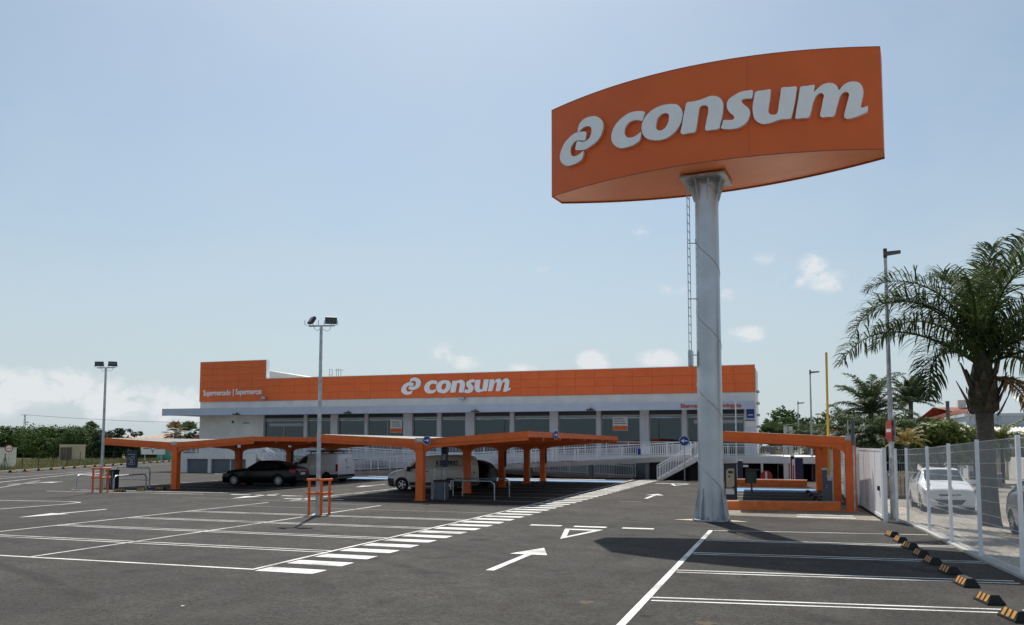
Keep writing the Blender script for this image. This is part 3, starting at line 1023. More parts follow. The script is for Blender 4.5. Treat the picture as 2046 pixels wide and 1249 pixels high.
# glazing bays: (x0, x1, extra mullions, door)
BAYS = [(-44.08, -40.01, [], True), (-39.69, -37.32, [], False), (-36.66, -34.09, [], False), (-33.80, -30.46, [-31.97], False),
        (-29.66, -27.45, [], False), (-27.08, -24.92, [], False), (-24.16, -21.15, [], False), (-20.81, -17.85, [], False),
        (-17.18, -14.14, [], False), (-13.80, -10.79, [], False), (-10.11, -7.68, [], False), (-7.32, -3.22, [], True)]
PILL = [(-40.01, -39.69, 0), (-37.32, -36.66, 1), (-34.09, -33.80, 0), (-30.46, -29.66, 1), (-27.45, -27.08, 0), (-24.92, -24.16, 1),
        (-21.15, -20.81, 0), (-17.85, -17.18, 1), (-14.14, -13.80, 0), (-10.79, -10.11, 1), (-7.68, -7.32, 0), (-3.22, XR, 1)]
for a, b, big in PILL:
    B('pillar', 'pillar_grey', a, b, FY - (.02 if big else -.04), FY + .45, TZ + .02, 4.965)
for a, b, mul, door in BAYS:
    w = MB()
    w.box(a + .002, b - .002, FY + .2, FY + .3, 4.52, 4.64)
    w.box(a + .002, a + .08, FY + .2, FY + .3, TZ + .03, 4.52)
    w.box(b - .08, b - .002, FY + .2, FY + .3, TZ + .03, 4.52)
    w.box(a + .082, b - .082, FY + .2, FY + .3, TZ + .03, TZ + .14)
    for x in mul:
        w.box(x - .04, x + .04, FY + .19, FY + .3, TZ + .14, 4.52)
    if door:
        mid = (a + b) / 2
        w.box(a + .5, b - .1, FY + .18, FY + .3, 3.95, 4.2)
        w.box(mid - .03, mid + .03, FY + .18, FY + .3, TZ + .14, 3.95)
    win = w.build('window_frame', 'frame_grey', bld)
    MB().box(a + .082, b - .082, FY + .17, FY + .24, 4.40, 4.45).build('white_head_line', 'sign_white', win)  # thin white line below the window head
    edges = [a + .08] + [e for x in mul for e in (x,)] + [b - .08]
    for x0, x1 in zip(edges, edges[1:]):
        MB().box(x0, x1, FY + .245, FY + .253, TZ + .14, 4.52).build('pane', 'shop_glass', win)
    B('transom_shade_strip', 'slate_dark', a + .002, b - .002, FY + .24, FY + .26, 4.642, 4.966, win)  # dark strip painted for the shadow between canopy and window head
# shop interior
q = MB()
q.box(-44.3, XR - .4, FY + .45, 66.4, TZ - .1, TZ)
q.box(-44.3, -7.6, 66.41, 78, TZ - .1, TZ)
q.build('shop_floor', 'interior_floor', bld)
q = MB()
q.box(-44.3, -7.6, 78, 78.2, TZ, 5)
q.box(-44.5, -44.3, FY + .45, 78.2, TZ, 5)
q.box(-44.3, XR - .4, FY + .45, 66.4, 4.98, 5.05)
q.box(-44.3, -7.6, 66.41, 78, 4.98, 5.05)
q.build('shop_wall', 'interior_wall', bld)
for i, x in enumerate((-42, -37.5, -33, -28.5, -24, -19.5, -15, -11.5)):
    B('shelf_unit', ('shelf_goods', 'interior_floor', 'slate', 'beige_panel')[i % 4], x - .9, x + .6, 64.0 + (i * 7 % 3), 75, TZ + .002, TZ + 1.3 + .35 * (i % 3))
for i in range(5):
    q = MB()
    y = FY + 1.5 + i * 3.0
    for k in range(14 if i < 2 else 12):
        q.box(-43.5 + k * 2.9, -42.0 + k * 2.9, y, y + .12, 4.80, 4.86)
    q.build('strip_light', 'strip_light', bld)
# posters hung in two windows
for x0, x1, z0, z1 in ((-31.75, -30.65, 3.35, 4.4), (-12.9, -11.75, 3.45, 4.5)):
    pz = z0 + (z1 - z0) * .38
    po = B('poster', 'sign_white', x0, x1, FY + .19, FY + .2, z0, z1)
    B('poster_band', 'orange_panel', x0 + .02, x1 - .02, FY + .182, FY + .189, z0 + .03, pz - .05, po)
    for k in range(3):
        B('poster_print', 'slate_dark', x0 + .12, x1 - .12 - .1 * k, FY + .183, FY + .189, pz + .12 + k * .17, pz + .17 + k * .17, po)
# floodlights, cameras, cables and small fixtures on the front
for x, z in ((-43.9, 6.42), (-25.1, 6.07)):
    f = B('flood_lamp', 'frame_grey', x - .22, x + .22, FY - .42, FY - .14, z - .1, z + .12)
    B('lamp_lens', 'lamp_clear', x - .19, x + .19, FY - .43, FY - .421, z - .08, z + .1, f)
for x in (-45.0, -34.2, -23.1, -14.0):
    f = MB().rbox((x, CF - .16, 4.93), (.55, .28, .10)).build('canopy_spotlight', 'dark_metal', bld)
    B('lamp_arm', 'dark_metal', x - .04, x + .04, CF - .1, CF - .004, 4.98, 5.1, f)
for k in range(4):
    B('side_lamp', 'frame_grey', XR + .025, XR + .25, FY + .6, FY + .9, 3.6 + k * .85, 3.78 + k * .85)
pf = MB().box(-3.05, -2.5, FY - .06, FY - .022, 4.3, 4.95).build('wall_sign', 'sign_blue', bld)
B('wall_sign_print', 'sign_white', -2.95, -2.6, FY - .068, FY - .061, 4.5, 4.56, pf)
nb_ = B('notice_board', 'sign_white', -3.15, -2.5, FY - .05, FY - .022, 3.7, 4.1)
B('notice_header', 'dark_metal', -3.15, -2.5, FY - .06, FY - .022, 4.11, 4.18, nb_)
B('wall_fixture', 'navy', -46.2, -45.55, FY - .05, FY - .003, 4.22, 4.29)
B('wall_fixture', 'navy', -47.3, -47.2, FY - .14, FY - .003, 4.25, 4.45)
# roof hatch ladder hoops
q = MB()
for x in (-39.9, -39.6, -39.15, -38.95):
    q.tube([(x, 65.9, 7.7), (x, 65.9, 9.2)], .025, 6)
q.tube([(-39.9, 65.9, 9.2), (-39.6, 65.9, 9.2)], .025, 6)
q.tube([(-39.15, 65.9, 9.2), (-38.7, 65.9, 9.2), (-38.7, 65.9, 7.7)], .025, 6)
q.tube([(-39.9, 65.9, 8.7), (-39.6, 65.9, 8.7)], .02, 6)
q.tube([(-39.6, 66.4, 9.15), (-38.7, 66.4, 9.15)], .02, 6)
q.build('roof_ladder', 'frame_grey', bld)

# terrace, ramps and stairs
ter = thing('terrace', 'white raised terrace with garage doors and ramps along the supermarket front', 'terrace', (-26, 57, 0))


def T(name, m, *a, parent=None):
    return MB().box(*a).build(name, m, parent or ter)


T('slab', 'render_white', -48.7, -41.2, 57.0, FY - .003, 1.15, TZ)
T('slab', 'render_white', -41.19, -6.0, 60.1, FY - .003, 1.2, TZ)
T('slab', 'render_white', -5.99, 1.3, 58.0, FY - .003, 1.14, TZ)
T('slab', 'render_white', 1.31, 1.7, 58.0, 66, 1.14, TZ)
T('slab', 'render_white', XR + .06, 1.3, FY, 72, 1.14, TZ)
for a, b in ((-48.7, -47.98), (-45.86, -45.56), (-42.13, -41.2)):
    T('garage_pier', 'render_white', a, b, 57.02, 57.3, -.02, 1.148)
T('garage_side_wall', 'render_white', -48.7, -48.5, 57.31, FY, -.02, 1.148)
T('garage_side_wall', 'render_white', -41.4, -41.2, 57.31, FY, -.02, 1.148)
for a, b in ((-47.98, -45.86), (-45.56, -43.78), (-43.70, -42.13)):
    g = T('garage_door', 'garage_door', a + .02, b - .02, 57.2, 57.24, 0.0, 1.12)
    for k in range(1, 4):
        T('door_rib', 'slate', a + .02, b - .02, 57.192, 57.2, k * .28 - .008, k * .28 + .008, parent=g)
T('garage_post', 'render_white', -43.78, -43.70, 57.18, 57.3, 0, 1.146)
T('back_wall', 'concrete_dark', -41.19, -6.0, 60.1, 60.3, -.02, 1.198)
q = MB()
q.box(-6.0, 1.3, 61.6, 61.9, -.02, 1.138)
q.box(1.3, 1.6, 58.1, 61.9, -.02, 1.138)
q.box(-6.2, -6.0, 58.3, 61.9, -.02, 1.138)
q.build('basement_wall', 'void_shade', ter)  # walls coloured near-black for the shade inside the basement opening
q = MB()
q.box(-2.0, -1.85, 58.05, 58.2, -.02, 1.138)
q.box(-0.55, 0.2, 58.05, 58.25, -.02, 1.138)
q.build('basement_column', 'render_white', ter)
q = MB()
q.box(-.98, -.93, 61.4, 61.45, 0, .95)
q.box(-.52, -.47, 61.4, 61.45, 0, .95)
q.box(-.98, -.47, 61.4, 61.45, .951, 1.0)
q.build('basement_door_frame', 'white_steel', ter)
# ramp decks
q = MB()
q.prism([(-37.2, 57.0, 0.0), (-21, 57.0, 0.0), (-21, 57.0, .84), (-37.2, 57.0, .04)], (0, 1.35, 0))
q.prism([(-21, 57.0, .55), (-6.5, 57.0, 1.30), (-6.5, 57.0, TZ), (-21, 57.0, .84)], (0, 1.35, 0))
q.build('ramp_deck', 'concrete', ter)
q = MB()
q.prism([(-41.9, 58.6, 1.30), (-41.9, 58.6, 1.58), (-10.8, 58.6, .02), (-10.8, 58.6, -.01), (-15.8, 58.6, -.01)], (0, 1.45, 0))
q.build('ramp_deck', 'concrete', ter)
for x in (-18, -13.5, -9.5):
    zt_ = .55 + (x + 21) / 14.5 * .75
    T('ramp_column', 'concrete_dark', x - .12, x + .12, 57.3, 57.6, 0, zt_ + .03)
T('ramp_void_shade', 'void_shade', -9.36, -6.1, 57.6, 57.8, 0, 1.2)  # black sheet painting the shade of the open void below the ramp


def stair(name, x0, x1, y0, y1, z1, n):
    q = MB()
    poly = [(x0, y0, 0)]
    for i in range(n):
        xa = x0 + (x1 - x0) * i / n
        xb = x0 + (x1 - x0) * (i + 1) / n
        poly += [(xa, y0, z1 * (i + 1) / n), (xb, y0, z1 * (i + 1) / n)]
    poly += [(x1, y0, z1 - .35), (x0 + (x1 - x0) * .12, y0, 0)]
    q.prism(poly, (0, y1 - y0, 0))
    return q.build(name, 'render_white', ter, recalc=True)


stair('stair_flight', -8.6, -6.0, 55.9, 56.95, TZ, 10)
stair('stair_flight', -38.0, -41.15, 57.15, 58.35, TZ, 10)
T('stair_landing', 'render_white', -5.99, -4.4, 55.9, 57.99, TZ - .3, TZ)
T('stair_shade_sheet', 'void_shade', -6.6, -4.5, 56.6, 56.9, 0, TZ - .32)  # black sheet painting the shade below the landing


def railing(label, p0, p1, h=0.98, step=0.125, pstep=1.6, base=0.0):
    p0, p1 = Vector(p0), Vector(p1)
    L = (p1 - p0).length
    up = Vector((0, 0, 1))
    r = thing('railing', label, 'railing', tuple(p0), 0, 'white railings on the terrace and ramps')
    MB().bar(p0 + up * h, p1 + up * h, .06, .05).build('top_rail', 'white_steel', r)
    q = MB()
    q.bar(p0 + up * (h - .16), p1 + up * (h - .16), .035)
    q.build('middle_rail', 'white_steel', r)
    MB().bar(p0 + up * .12, p1 + up * .12, .04).build('bottom_rail', 'white_steel', r)
    n = max(1, round(L / pstep))
    for i in range(n + 1):
        p = p0.lerp(p1, i / n)
        MB().bar(p + up * 0.0, p + up * (h - .026), .05).build('post', 'white_steel', r)
    q = MB()
    m = int(L / step)
    for i in range(1, m):
        p = p0.lerp(p1, i / m)
        q.bar(p + up * .14, p + up * (h - .17), .026)
    o = q.build('balusters', 'white_steel', r)
    o['kind'] = 'stuff'
    return r


railing('white railing on the terrace above the grey garage doors', (-48.6, 57.1, TZ), (-41.2, 57.1, TZ), 0.62)
railing('white sloping railing of the stairs beside the garage doors', (-41.1, 57.2, TZ - .02), (-38.0, 57.2, 0.12), 0.85)
railing('back white railing of the stairs beside the garage doors', (-41.1, 58.3, TZ - .02), (-38.0, 58.3, 0.12), 0.85)
railing('white front railing of the ramp climbing to the right', (-37.2, 57.05, .04), (-6.5, 57.05, TZ))
railing('white rear railing of the ramp climbing to the right', (-37.2, 58.28, .04), (-6.6, 58.28, TZ))
railing('white front railing of the ramp descending to the right', (-41.8, 58.68, 1.55), (-10.8, 58.68, .02))
railing('white rear railing of the ramp descending to the right', (-41.8, 59.95, 1.55), (-10.8, 59.95, .02))
railing('white railing along the terrace edge behind the ramps', (-36.0, 61.0, TZ), (-6.6, 61.0, TZ))
railing('white front railing of the stairs behind the pylon pole', (-8.6, 55.95, .02), (-6.0, 55.95, TZ - .02), 0.98)
railing('white rear railing of the stairs behind the pylon pole', (-8.6, 56.9, .02), (-6.0, 56.9, TZ - .02), 0.98)
railing('white railing above the dark basement opening', (-5.9, 58.05, TZ), (1.25, 58.05, TZ), 0.84)
q = thing('notice_board', 'small white notice fixed to the upper ramp railing', 'notice', (-9.2, 57.0, 1.5))
MB().box(-9.85, -9.25, 56.98, 57.01, 1.75, 2.3).build('panel', 'sign_white', q)
MB().box(-10.1, -9.88, 56.98, 57.01, 1.7, 2.1).build('side_panel', 'sign_blue', q)

# ------------------------------------------------------------------ pylon sign
PX, PY = -2.42, 26.65
E_, NF = Vector((.9908, -.1347, 0)), Vector((-.1347, -.9908, 0))
ZB, ZT, HL = 10.9, 13.95, 5.23
pyl = thing('pylon_sign', 'tall pylon with lens-shaped orange sign box on a galvanised pole', 'sign', (PX, PY, 0))


def dfr(s):
    return .44 + 1.2 * (1 - (s / HL) ** 2)


def pp(s, d, z):
    p = Vector((PX, PY, 0)) + E_ * s + NF * d
    return (p.x, p.y, z)


NS = 28
ss = [-HL + 2 * HL * i / NS for i in range(NS + 1)]
front = [pp(s, dfr(s), 0) for s in ss]
back = [pp(s, -dfr(s), 0) for s in reversed(ss)]
loop = front + back
n = len(loop)
q = MB()
q.add([(x, y, ZB) for x, y, _ in loop] + [(x, y, ZT) for x, y, _ in loop], [tuple(range(n, 2 * n))] + [(i, (i + 1) % n, n + (i + 1) % n, n + i) for i in range(n)])
sbox = q.build('sign_box', 'orange_sign', pyl, smooth=30)
q = MB()
lo2 = [pp(s, dfr(s) - .03, 0) for s in ss] + [pp(s, -dfr(s) + .03, 0) for s in reversed(ss)]
q.add([(x, y, ZB + .03) for x, y, _ in lo2], [tuple(range(n))])
q.build('underside', 'underside_bounce', sbox)  # bounce light from the ground is painted into this face
for zz in (ZB - .012, ZT):
    q = MB()
    lp = [pp(s, dfr(s) + .015, 0) for s in ss] + [pp(s, -dfr(s) - .015, 0) for s in reversed(ss)]
    li = [pp(s, dfr(s) - .03, 0) for s in ss] + [pp(s, -dfr(s) + .03, 0) for s in reversed(ss)]
    for i in range(n):
        j = (i + 1) % n
        v = [lp[i], lp[j], li[j], li[i]]
        q.add([(x, y, zz) for x, y, _ in v] + [(x, y, zz + .012) for x, y, _ in v], [(3, 2, 1, 0), (4, 5, 6, 7), (0, 1, 5, 4), (2, 3, 7, 6)])
    q.build('edge_trim', 'brick_red', sbox)
q = MB()
for s in (1.63,):
    q.add([pp(s - .003, dfr(s) + .003, ZB + .03), pp(s + .003, dfr(s) + .003, ZB + .03), pp(s + .003, dfr(s) + .003, ZT - .03), pp(s - .003, dfr(s) + .003, ZT - .03)], [(0, 1, 2, 3)])
q.build('panel_joint', 'brick_red', sbox)
for key in ('la', 'lb', 'c', 'o', 'n', 's', 'u', 'm'):
    letter_obj(key, lambda s, z, d: pp(s, dfr(s) + d, z), 0.14, sbox)
NPV = 40
q = MB()
q.tube([(PX, PY, z) for z in (0.02, 2, 4, 6, 8, ZB - .28)], [.395, .39, .385, .378, .372, .365], NPV)
pole = q.build('pole', 'galv_pole', pyl, smooth=True)
q = MB()
hel = []
for i in range(260):
    z = .2 + i * .0405
    a = -z * 2.7 + 2.2
    r = .397 - .0028 * z
    hel.append((PX + r * math.cos(a), PY + r * math.sin(a), z))
q.tube(hel, .011, 4)
q.build('weld_seam', 'galvanised', pole)
q = MB()
q.rbox((PX, PY, .035), (1.02, 1.02, .05), 0, .12)
q.build('base_plate', 'galvanised', pyl)
for k in range(8):
    a = math.pi * 2 * k / 8 + .2
    d = Vector((math.cos(a), math.sin(a), 0))
    t = Vector((-d.y, d.x, 0)) * .012
    c = Vector((PX, PY, 0))
    q = MB()
    q.prism([c + d * .39 + Vector((0, 0, .06)) - t, c + d * .55 + Vector((0, 0, .06)) - t, c + d * .54 + Vector((0, 0, .14)) - t, c + d * .41 + Vector((0, 0, 1.0)) - t, c + d * .385 + Vector((0, 0, 1.0)) - t], t * 2)
    q.build('base_gusset', 'galvanised', pyl)
    q = MB()
    q.prism([c + d * .36 + Vector((0, 0, ZB - .12)) - t, c + d * .58 + Vector((0, 0, ZB - .12)) - t, c + d * .40 + Vector((0, 0, ZB - .75)) - t, c + d * .36 + Vector((0, 0, ZB - .75)) - t], t * 2)
    q.build('top_gusset', 'galvanised', pyl)
    q = MB()
    a2 = a + .39
    q.tube([(PX + .47 * math.cos(a2), PY + .47 * math.sin(a2), .055), (PX + .47 * math.cos(a2), PY + .47 * math.sin(a2), .13)], .028, 6)
    q.build('anchor_bolt', 'lamp_clear', pyl)
MB().rbox((PX, PY, ZB - .07), (1.42, 1.42, .07), -.1).build('top_plate', 'galvanised', pyl)
for sx, pts in ((-1, [(-.55, -.35), (-1.15, -.25), (-.6, .15)]), (1, [(.55, -.35), (1.15, -.3), (.6, .1)])):
    MB().prism([(PX + x, PY + y, .001) for x, y in pts], (0, 0, .022)).build('grout_pad', 'grout', pyl)
lx, ly = PX - .60, PY + .02
lad = MB()
lad.bar((lx, ly - .19, 4.9), (lx, ly - .19, ZB - .1), .022, .05)
lad.bar((lx + .03, ly + .22, 4.9), (lx + .03, ly + .22, ZB - .1), .022, .05)
lo = lad.build('ladder', 'galvanised', pyl)
for i in range(21):
    z = 5.1 + i * .275
    MB().tube([(lx, ly - .19, z), (lx + .03, ly + .22, z)], .014, 6).build('rung', 'galvanised', lo)
for z in (5.2, 7.0, 8.8):
    MB().bar((lx, ly - .19, z), (PX - .3, ly - .1, z), .03).build('ladder_bracket', 'galvanised', lo)
MB().box(lx - .03, lx + .09, ly - .24, ly + .26, 4.86, 5.35).build('ladder_gate', 'galvanised', lo)

# ------------------------------------------------------------------ carports


def carport(label, X0, Y0, k, posts, wl_, wr, zl, zv, zr, yend, gut=True):
    """Orange canopy: posts in a row under the valley, a wing on each side."""
    r = thing('carport', label, 'carport', (X0, Y0, 0), 0, 'orange carports over the parking bays')
    X = lambda y: X0 + k * (y - Y0)

    def V(dx, y, z):
        return (X(y) + dx, y, z)
    wings = []
    if wl_ > .5:
        wings.append((-wl_, zl))
    if wr > .5:
        wings.append((wr, zr))
    for i, y in enumerate(posts):
        q = MB()
        q.prism([V(-.17, y - .15, .03), V(.17, y - .15, .03), V(.17, y + .15, .03), V(-.17, y + .15, .03)], (0, 0, zv - .32))
        q.prism([V(-.24, y - .22, .001), V(.24, y - .22, .001), V(.24, y + .22, .001), V(-.24, y + .22, .001)], (0, 0, .028))
        po = q.build('post', 'orange_steel', r)
        MB().prism([V(-.19, y - .17, 1.86), V(.19, y - .17, 1.86), V(.19, y + .17, 1.86), V(-.19, y + .17, 1.86)], (0, 0, .03)).build('post_collar', 'orange_steel', po)
        if i in (2, 4):
            MB().prism([V(.172, y - .08, 1.15), V(.26, y - .08, 1.15), V(.26, y + .06, 1.15), V(.172, y + .06, 1.15)], (0, 0, zv - 1.5)).build('downpipe', 'dark_metal', po)
        for wx, wz in wings:
            sg = 1 if wx > 0 else -1
            L = abs(wx) - .12
            prof = [(0.171, zv - .66)]
            for j in range(1, 7):
                a = j / 6 * math.pi / 2
                prof.append((.171 + .75 * (1 - math.cos(a)), zv - .66 + .30 * math.sin(a)))
            tz = wz - .16
            prof += [(L, tz - .18), (L, tz), (0.171, zv - .12)]
            q = MB()
            q.prism([V(sg * x, y - .09, z) for x, z in prof], (0, .18, 0))
            q.build('arm', 'orange_steel', r)
    for wx, wz in wings:
        sg = 1 if wx > 0 else -1
        y0, y1 = Y0, yend
        # roof sheet, ribbed
        nr = max(6, int((y1 - y0) / .55))
        q = MB()
        dz = wz - zv
        q.add([V(0, y0 + .05, zv - .03), V(wx - sg * .06, y0 + .05, wz - .03), V(wx - sg * .06, y1 - .05, wz - .03), V(0, y1 - .05, zv - .03),
               V(0, y0 + .05, zv - .07), V(wx - sg * .06, y0 + .05, wz - .07), V(wx - sg * .06, y1 - .05, wz - .07), V(0, y1 - .05, zv - .07)],
              [(0, 1, 2, 3), (7, 6, 5, 4), (0, 4, 5, 1), (1, 5, 6, 2), (2, 6, 7, 3), (3, 7, 4, 0)])
        for j in range(1, nr):
            y = y0 + (y1 - y0) * j / nr
            q.add([V(0.05 * sg, y - .05, zv - .03), V(wx - sg * .1, y - .05, wz - .03), V(wx - sg * .1, y + .05, wz - .03), V(.05 * sg, y + .05, zv - .03),
                   V(0.05 * sg, y, zv + .008), V(wx - sg * .1, y, wz + .008)], [(0, 1, 5, 4), (3, 4, 5, 2)])
        ro = q.build('roof_sheet', 'roof_sheet', r)
        for f_ in (.25, .5, .75):
            z = zv + dz * f_ - .10
            MB().prism([V(wx * f_ - .05, y0 + .1, z - .06), V(wx * f_ + .05, y0 + .1, z - .06), V(wx * f_ + .05, y0 + .1, z + .02), V(wx * f_ - .05, y0 + .1, z + .02)],
                       (k * (y1 - y0 - .2), y1 - y0 - .2, 0)).build('purlin', 'orange_steel', r)
        # fascia boards: front, back, side; upper board and lower recessed board
        for nm, y, th, ysg in (('front_fascia', y0, .05, 1), ('rear_fascia', y1, -.05, -1)):
            q = MB()
            q.prism([V(sg * .18, y, zv - .25), V(wx, y, wz - .24), V(wx, y, wz), V(sg * .18, y, zv + .0)], (0, th, 0))
            q.prism([V(sg * .18, y + ysg * .052, zv - .38), V(wx - sg * .02, y + ysg * .052, wz - .37), V(wx - sg * .02, y + ysg * .052, wz - .2), V(sg * .18, y + ysg * .052, zv - .2)], (0, th, 0))
            q.build(nm, 'orange_steel', r)
        q = MB()
        q.prism([V(wx, y0 + .052, wz - .24), V(wx - sg * .05, y0 + .052, wz - .24), V(wx - sg * .05, y0 + .052, wz), V(wx, y0 + .052, wz)], (k * (y1 - y0 - .105), y1 - y0 - .105, 0))
        q.build('side_fascia', 'orange_steel', r)
        for j in range(4):
            y = y0 + (y1 - y0) * (j + .5) / 4
            MB().prism([V(wx - sg * .06, y, wz - .36), V(wx - sg * .10, y, wz - .36), V(wx - sg * .10, y, wz - .2), V(wx - sg * .06, y, wz - .2)], (0, .04, 0)).build('fascia_bracket', 'lamp_clear', r)
    q = MB()
    q.prism([V(-.175, Y0 - .01, zv - .13), V(.175, Y0 - .01, zv - .13), V(.175, Y0 - .01, zv + .04), V(-.175, Y0 - .01, zv + .04)], (k * (yend - Y0), yend - Y0 + .02, 0))
    q.build('gutter', 'galvanised', r)
    q = MB()
    q.prism([V(-.175, Y0 + .002, zv - .40), V(.175, Y0 + .002, zv - .40), V(.175, Y0 + .002, zv - .132), V(-.175, Y0 + .002, zv - .132)], (0, .12, 0))
    q.build('valley_plate', 'orange_steel', r)
    return r


carport('orange carport over the black saloon, left of the two butterfly carports', -30.9, 35.72, -.008, (35.9, 41.2, 46.5, 51.8), 4.79, 4.9, 2.70, 2.46, 2.76, 52.4)
carport('orange carport over the cream van, in the middle of the car park', -14.93, 31.9, -.028, (32.1, 37.8, 43.4, 48.4, 52.2), 4.99, 4.85, 2.81, 2.60, 2.91, 53.0)
carport('single-sided orange carport beside the sliding gate, right of the pylon', 1.98, 31.85, -.045, (32.0, 37.2, 42.2, 46.3), 4.45, 0.2, 2.88, 2.66, 2.66, 47.4)

# ------------------------------------------------------------------ lamps and guards


def lamp_post(label, x, y, h, a1, a2):
    r = thing('lamp_post', label, 'lamp post', (x, y, 0), 0, 'floodlight poles in the car park')
    MB().tube([(x, y, .02), (x, y, h * .5), (x, y, h)], [.085, .065, .05], 14).build('pole', 'galvanised', r, smooth=True)
    MB().rbox((x, y, .012), (.36, .36, .02), .3).build('base_plate', 'galvanised', r)
    ux, uy = math.cos(YAW), math.sin(YAW)
    MB().bar((x - .42 * ux, y - .42 * uy, h), (x + .46 * ux, y + .46 * uy, h + .02), .05).build('crossarm', 'galvanised', r)
    for sg, (az, tilt) in ((-1, a1), (1, a2)):
        c = Vector((x + sg * .33 * ux, y + sg * .33 * uy, h + .2))
        M = Matrix.Translation(c) @ Matrix.Rotation(az, 4, 'Z') @ Matrix.Rotation(tilt, 4, 'X')
        q = MB()
        q.box(-.20, .20, -.045, .035, -.12, .12)
        for j in range(7):
            q.box(-.18 + j * .055, -.165 + j * .055, .035, .07, -.11, .11)
        q.v = [tuple(M @ Vector(v)) for v in q.v]
        fl = q.build('floodlight', 'dark_metal', r)
        q = MB()
        q.box(-.175, .175, -.051, -.046, -.1, .1)
        q.v = [tuple(M @ Vector(v)) for v in q.v]
        q.build('lens', 'slate', fl)
        q = MB()
        q.bar((c.x - .2 * ux, c.y - .2 * uy, h + .03), (c.x + .2 * ux, c.y + .2 * uy, h + .03), .03, .01)
        for s2 in (-1, 1):
            q.bar((c.x + s2 * .23 * ux, c.y + s2 * .23 * uy, h + .03), (c.x + s2 * .23 * ux, c.y + s2 * .23 * uy, h + .2), .02, .01)
        q.build('yoke', 'galvanised', fl)
        cab = [(c.x, c.y + .05, h + .12), (c.x - sg * .08, c.y + .07, h - .1), (c.x - sg * .18, c.y + .06, h - .16), (x, y, h - .06)]
        MB().tube(cab, .008, 5).build('cable', 'dark_metal', fl)
    return r


lamp_post('slim floodlight pole standing in the middle of the empty bays', -15.12, 24.4, 6.38, (YAW - 1.0, -.55), (YAW + .25, .35))
lamp_post('slim floodlight pole near the trolley shelter at the left', -32.1, 32.15, 6.12, (YAW + .1, .15), (YAW + .45, -.55))


def lamp_guard(label, x, y):
    r = thing('pole_guard', label, 'guard rail', (x, y, 0), 0, 'orange tube guards around the lamp poles')
    ps = [(x - .27, y - .12), (x + .20, y - .12), (x + .27, y + .28)]
    for px, py in ps:
        MB().tube([(px, py, .0), (px, py, 1.17)], .045, 10).build('upright', 'orange_steel', r, smooth=True)
    for z in (1.17, .72):
        MB().tube([(x - .36, y - .12, z), (x + .28, y - .12, z)], .04, 10).build('rail', 'orange_steel', r, smooth=True)
        MB().tube([(x + .20, y - .12, z - .002), (x + .29, y + .4, z - .002)], .04, 10).build('rail', 'orange_steel', r, smooth=True)
    return r


lamp_guard('orange tube guard around the middle lamp pole', -15.12, 24.4)
lamp_guard('orange tube guard around the left lamp pole', -32.2, 32.1)


# ------------------------------------------------------------------ trolley shelters, bins, signs
def hoop(par, name, a, b, h, r=.032, rr=.22):
    a, b = Vector(a), Vector(b)
    d = (b - a).normalized()
    up = Vector((0, 0, 1))
    pts = [a, a + up * (h - rr)]
    for j in range(1, 6):
        t = j / 6 * math.pi / 2
        pts.append(a + up * (h - rr + rr * math.sin(t)) + d * rr * (1 - math.cos(t)))
    pts.append(a + up * h + d * rr)
    pts.append(b + up * h - d * rr)
    for j in range(1, 6):
        t = j / 6 * math.pi / 2
        pts.append(b + up * (h - rr + rr * math.cos(t)) - d * rr * (1 - math.sin(t)))
    pts += [b + up * (h - rr), b]
    return MB().tube(pts, r, 8).build(name, 'galvanised', par, smooth=True)


def trolley_icon(par, c, w, m='sign_white'):
    """Pictogram: rounded frame and a trolley, flat on a board facing -Y."""
    x, y, z = c
    q = MB()
    s = w
    t = .018
    for a, b in (((-.38, -.45), (.38, -.45)), ((.38, -.45), (.38, .45)), ((.38, .45), (-.38, .45)), ((-.38, .45), (-.38, -.45)),
                 ((-.28, .12), (.26, .30)), ((.26, .30), (.2, .02)), ((.2, .02), (-.18, -.02)), ((-.28, .12), (-.18, -.02)), ((.2, .02), (-.2, -.3)), ((-.12, -.02), (.2, -.3)), ((-.2, -.3), (.2, -.3))):
        q.bar((x + a[0] * s, y, z + a[1] * s), (x + b[0] * s, y, z + b[1] * s), .004, t)
    q.build('pictogram', m, par)


tb = thing('trolley_bay', 'galvanised trolley bay with dark blue trolley sign near the left lamp pole', 'trolley bay', (-34, 35, 0))
hoop(tb, 'side_rail', (-35.0, 33.4, 0), (-35.8, 36.8, 0), .75)
hoop(tb, 'side_rail', (-32.5, 33.35, 0), (-33.1, 36.2, 0), .75)
hoop(tb, 'back_hoop', (-35.85, 36.95, 0), (-33.0, 36.35, 0), 1.08, .04)
MB().tube([(-35.8, 36.94, .42), (-33.05, 36.36, .42)], .025, 8).build('cross_rail', 'galvanised', tb, smooth=True)
for k in range(3):
    x = -35.2 + k * .75
    MB().tube([(x, 36.82 - k * .155, .42), (x, 36.82 - k * .155, 1.08)], .007, 5).build('wire', 'galvanised', tb)
sg_ = MB().rbox((-34.45, 36.58, 1.55), (.76, .09, .94), 0, .03).build('sign_board', 'navy', tb)
trolley_icon(sg_, (-34.45, 36.53, 1.53), .60)
tb2 = thing('trolley_bay', 'galvanised trolley bay with narrow dark sign under the middle carport', 'trolley bay', (-13.5, 34, 0))
hoop(tb2, 'side_rail', (-14.9, 33.2, 0), (-12.0, 33.2, 0), .80)
hoop(tb2, 'side_rail', (-14.9, 35.6, 0), (-12.15, 35.6, 0), .80)
hoop(tb2, 'back_hoop', (-15.0, 33.7, 0), (-14.35, 35.4, 0), 1.40, .03, .1)
s2 = MB().rbox((-14.78, 34.3, 1.86), (.30, .16, 1.0), 0, .03).build('sign_board', 'navy', tb2)
MB().bar((-14.78, 34.3, 0), (-14.78, 34.3, 1.36), .05).build('sign_post', 'galvanised', tb2)
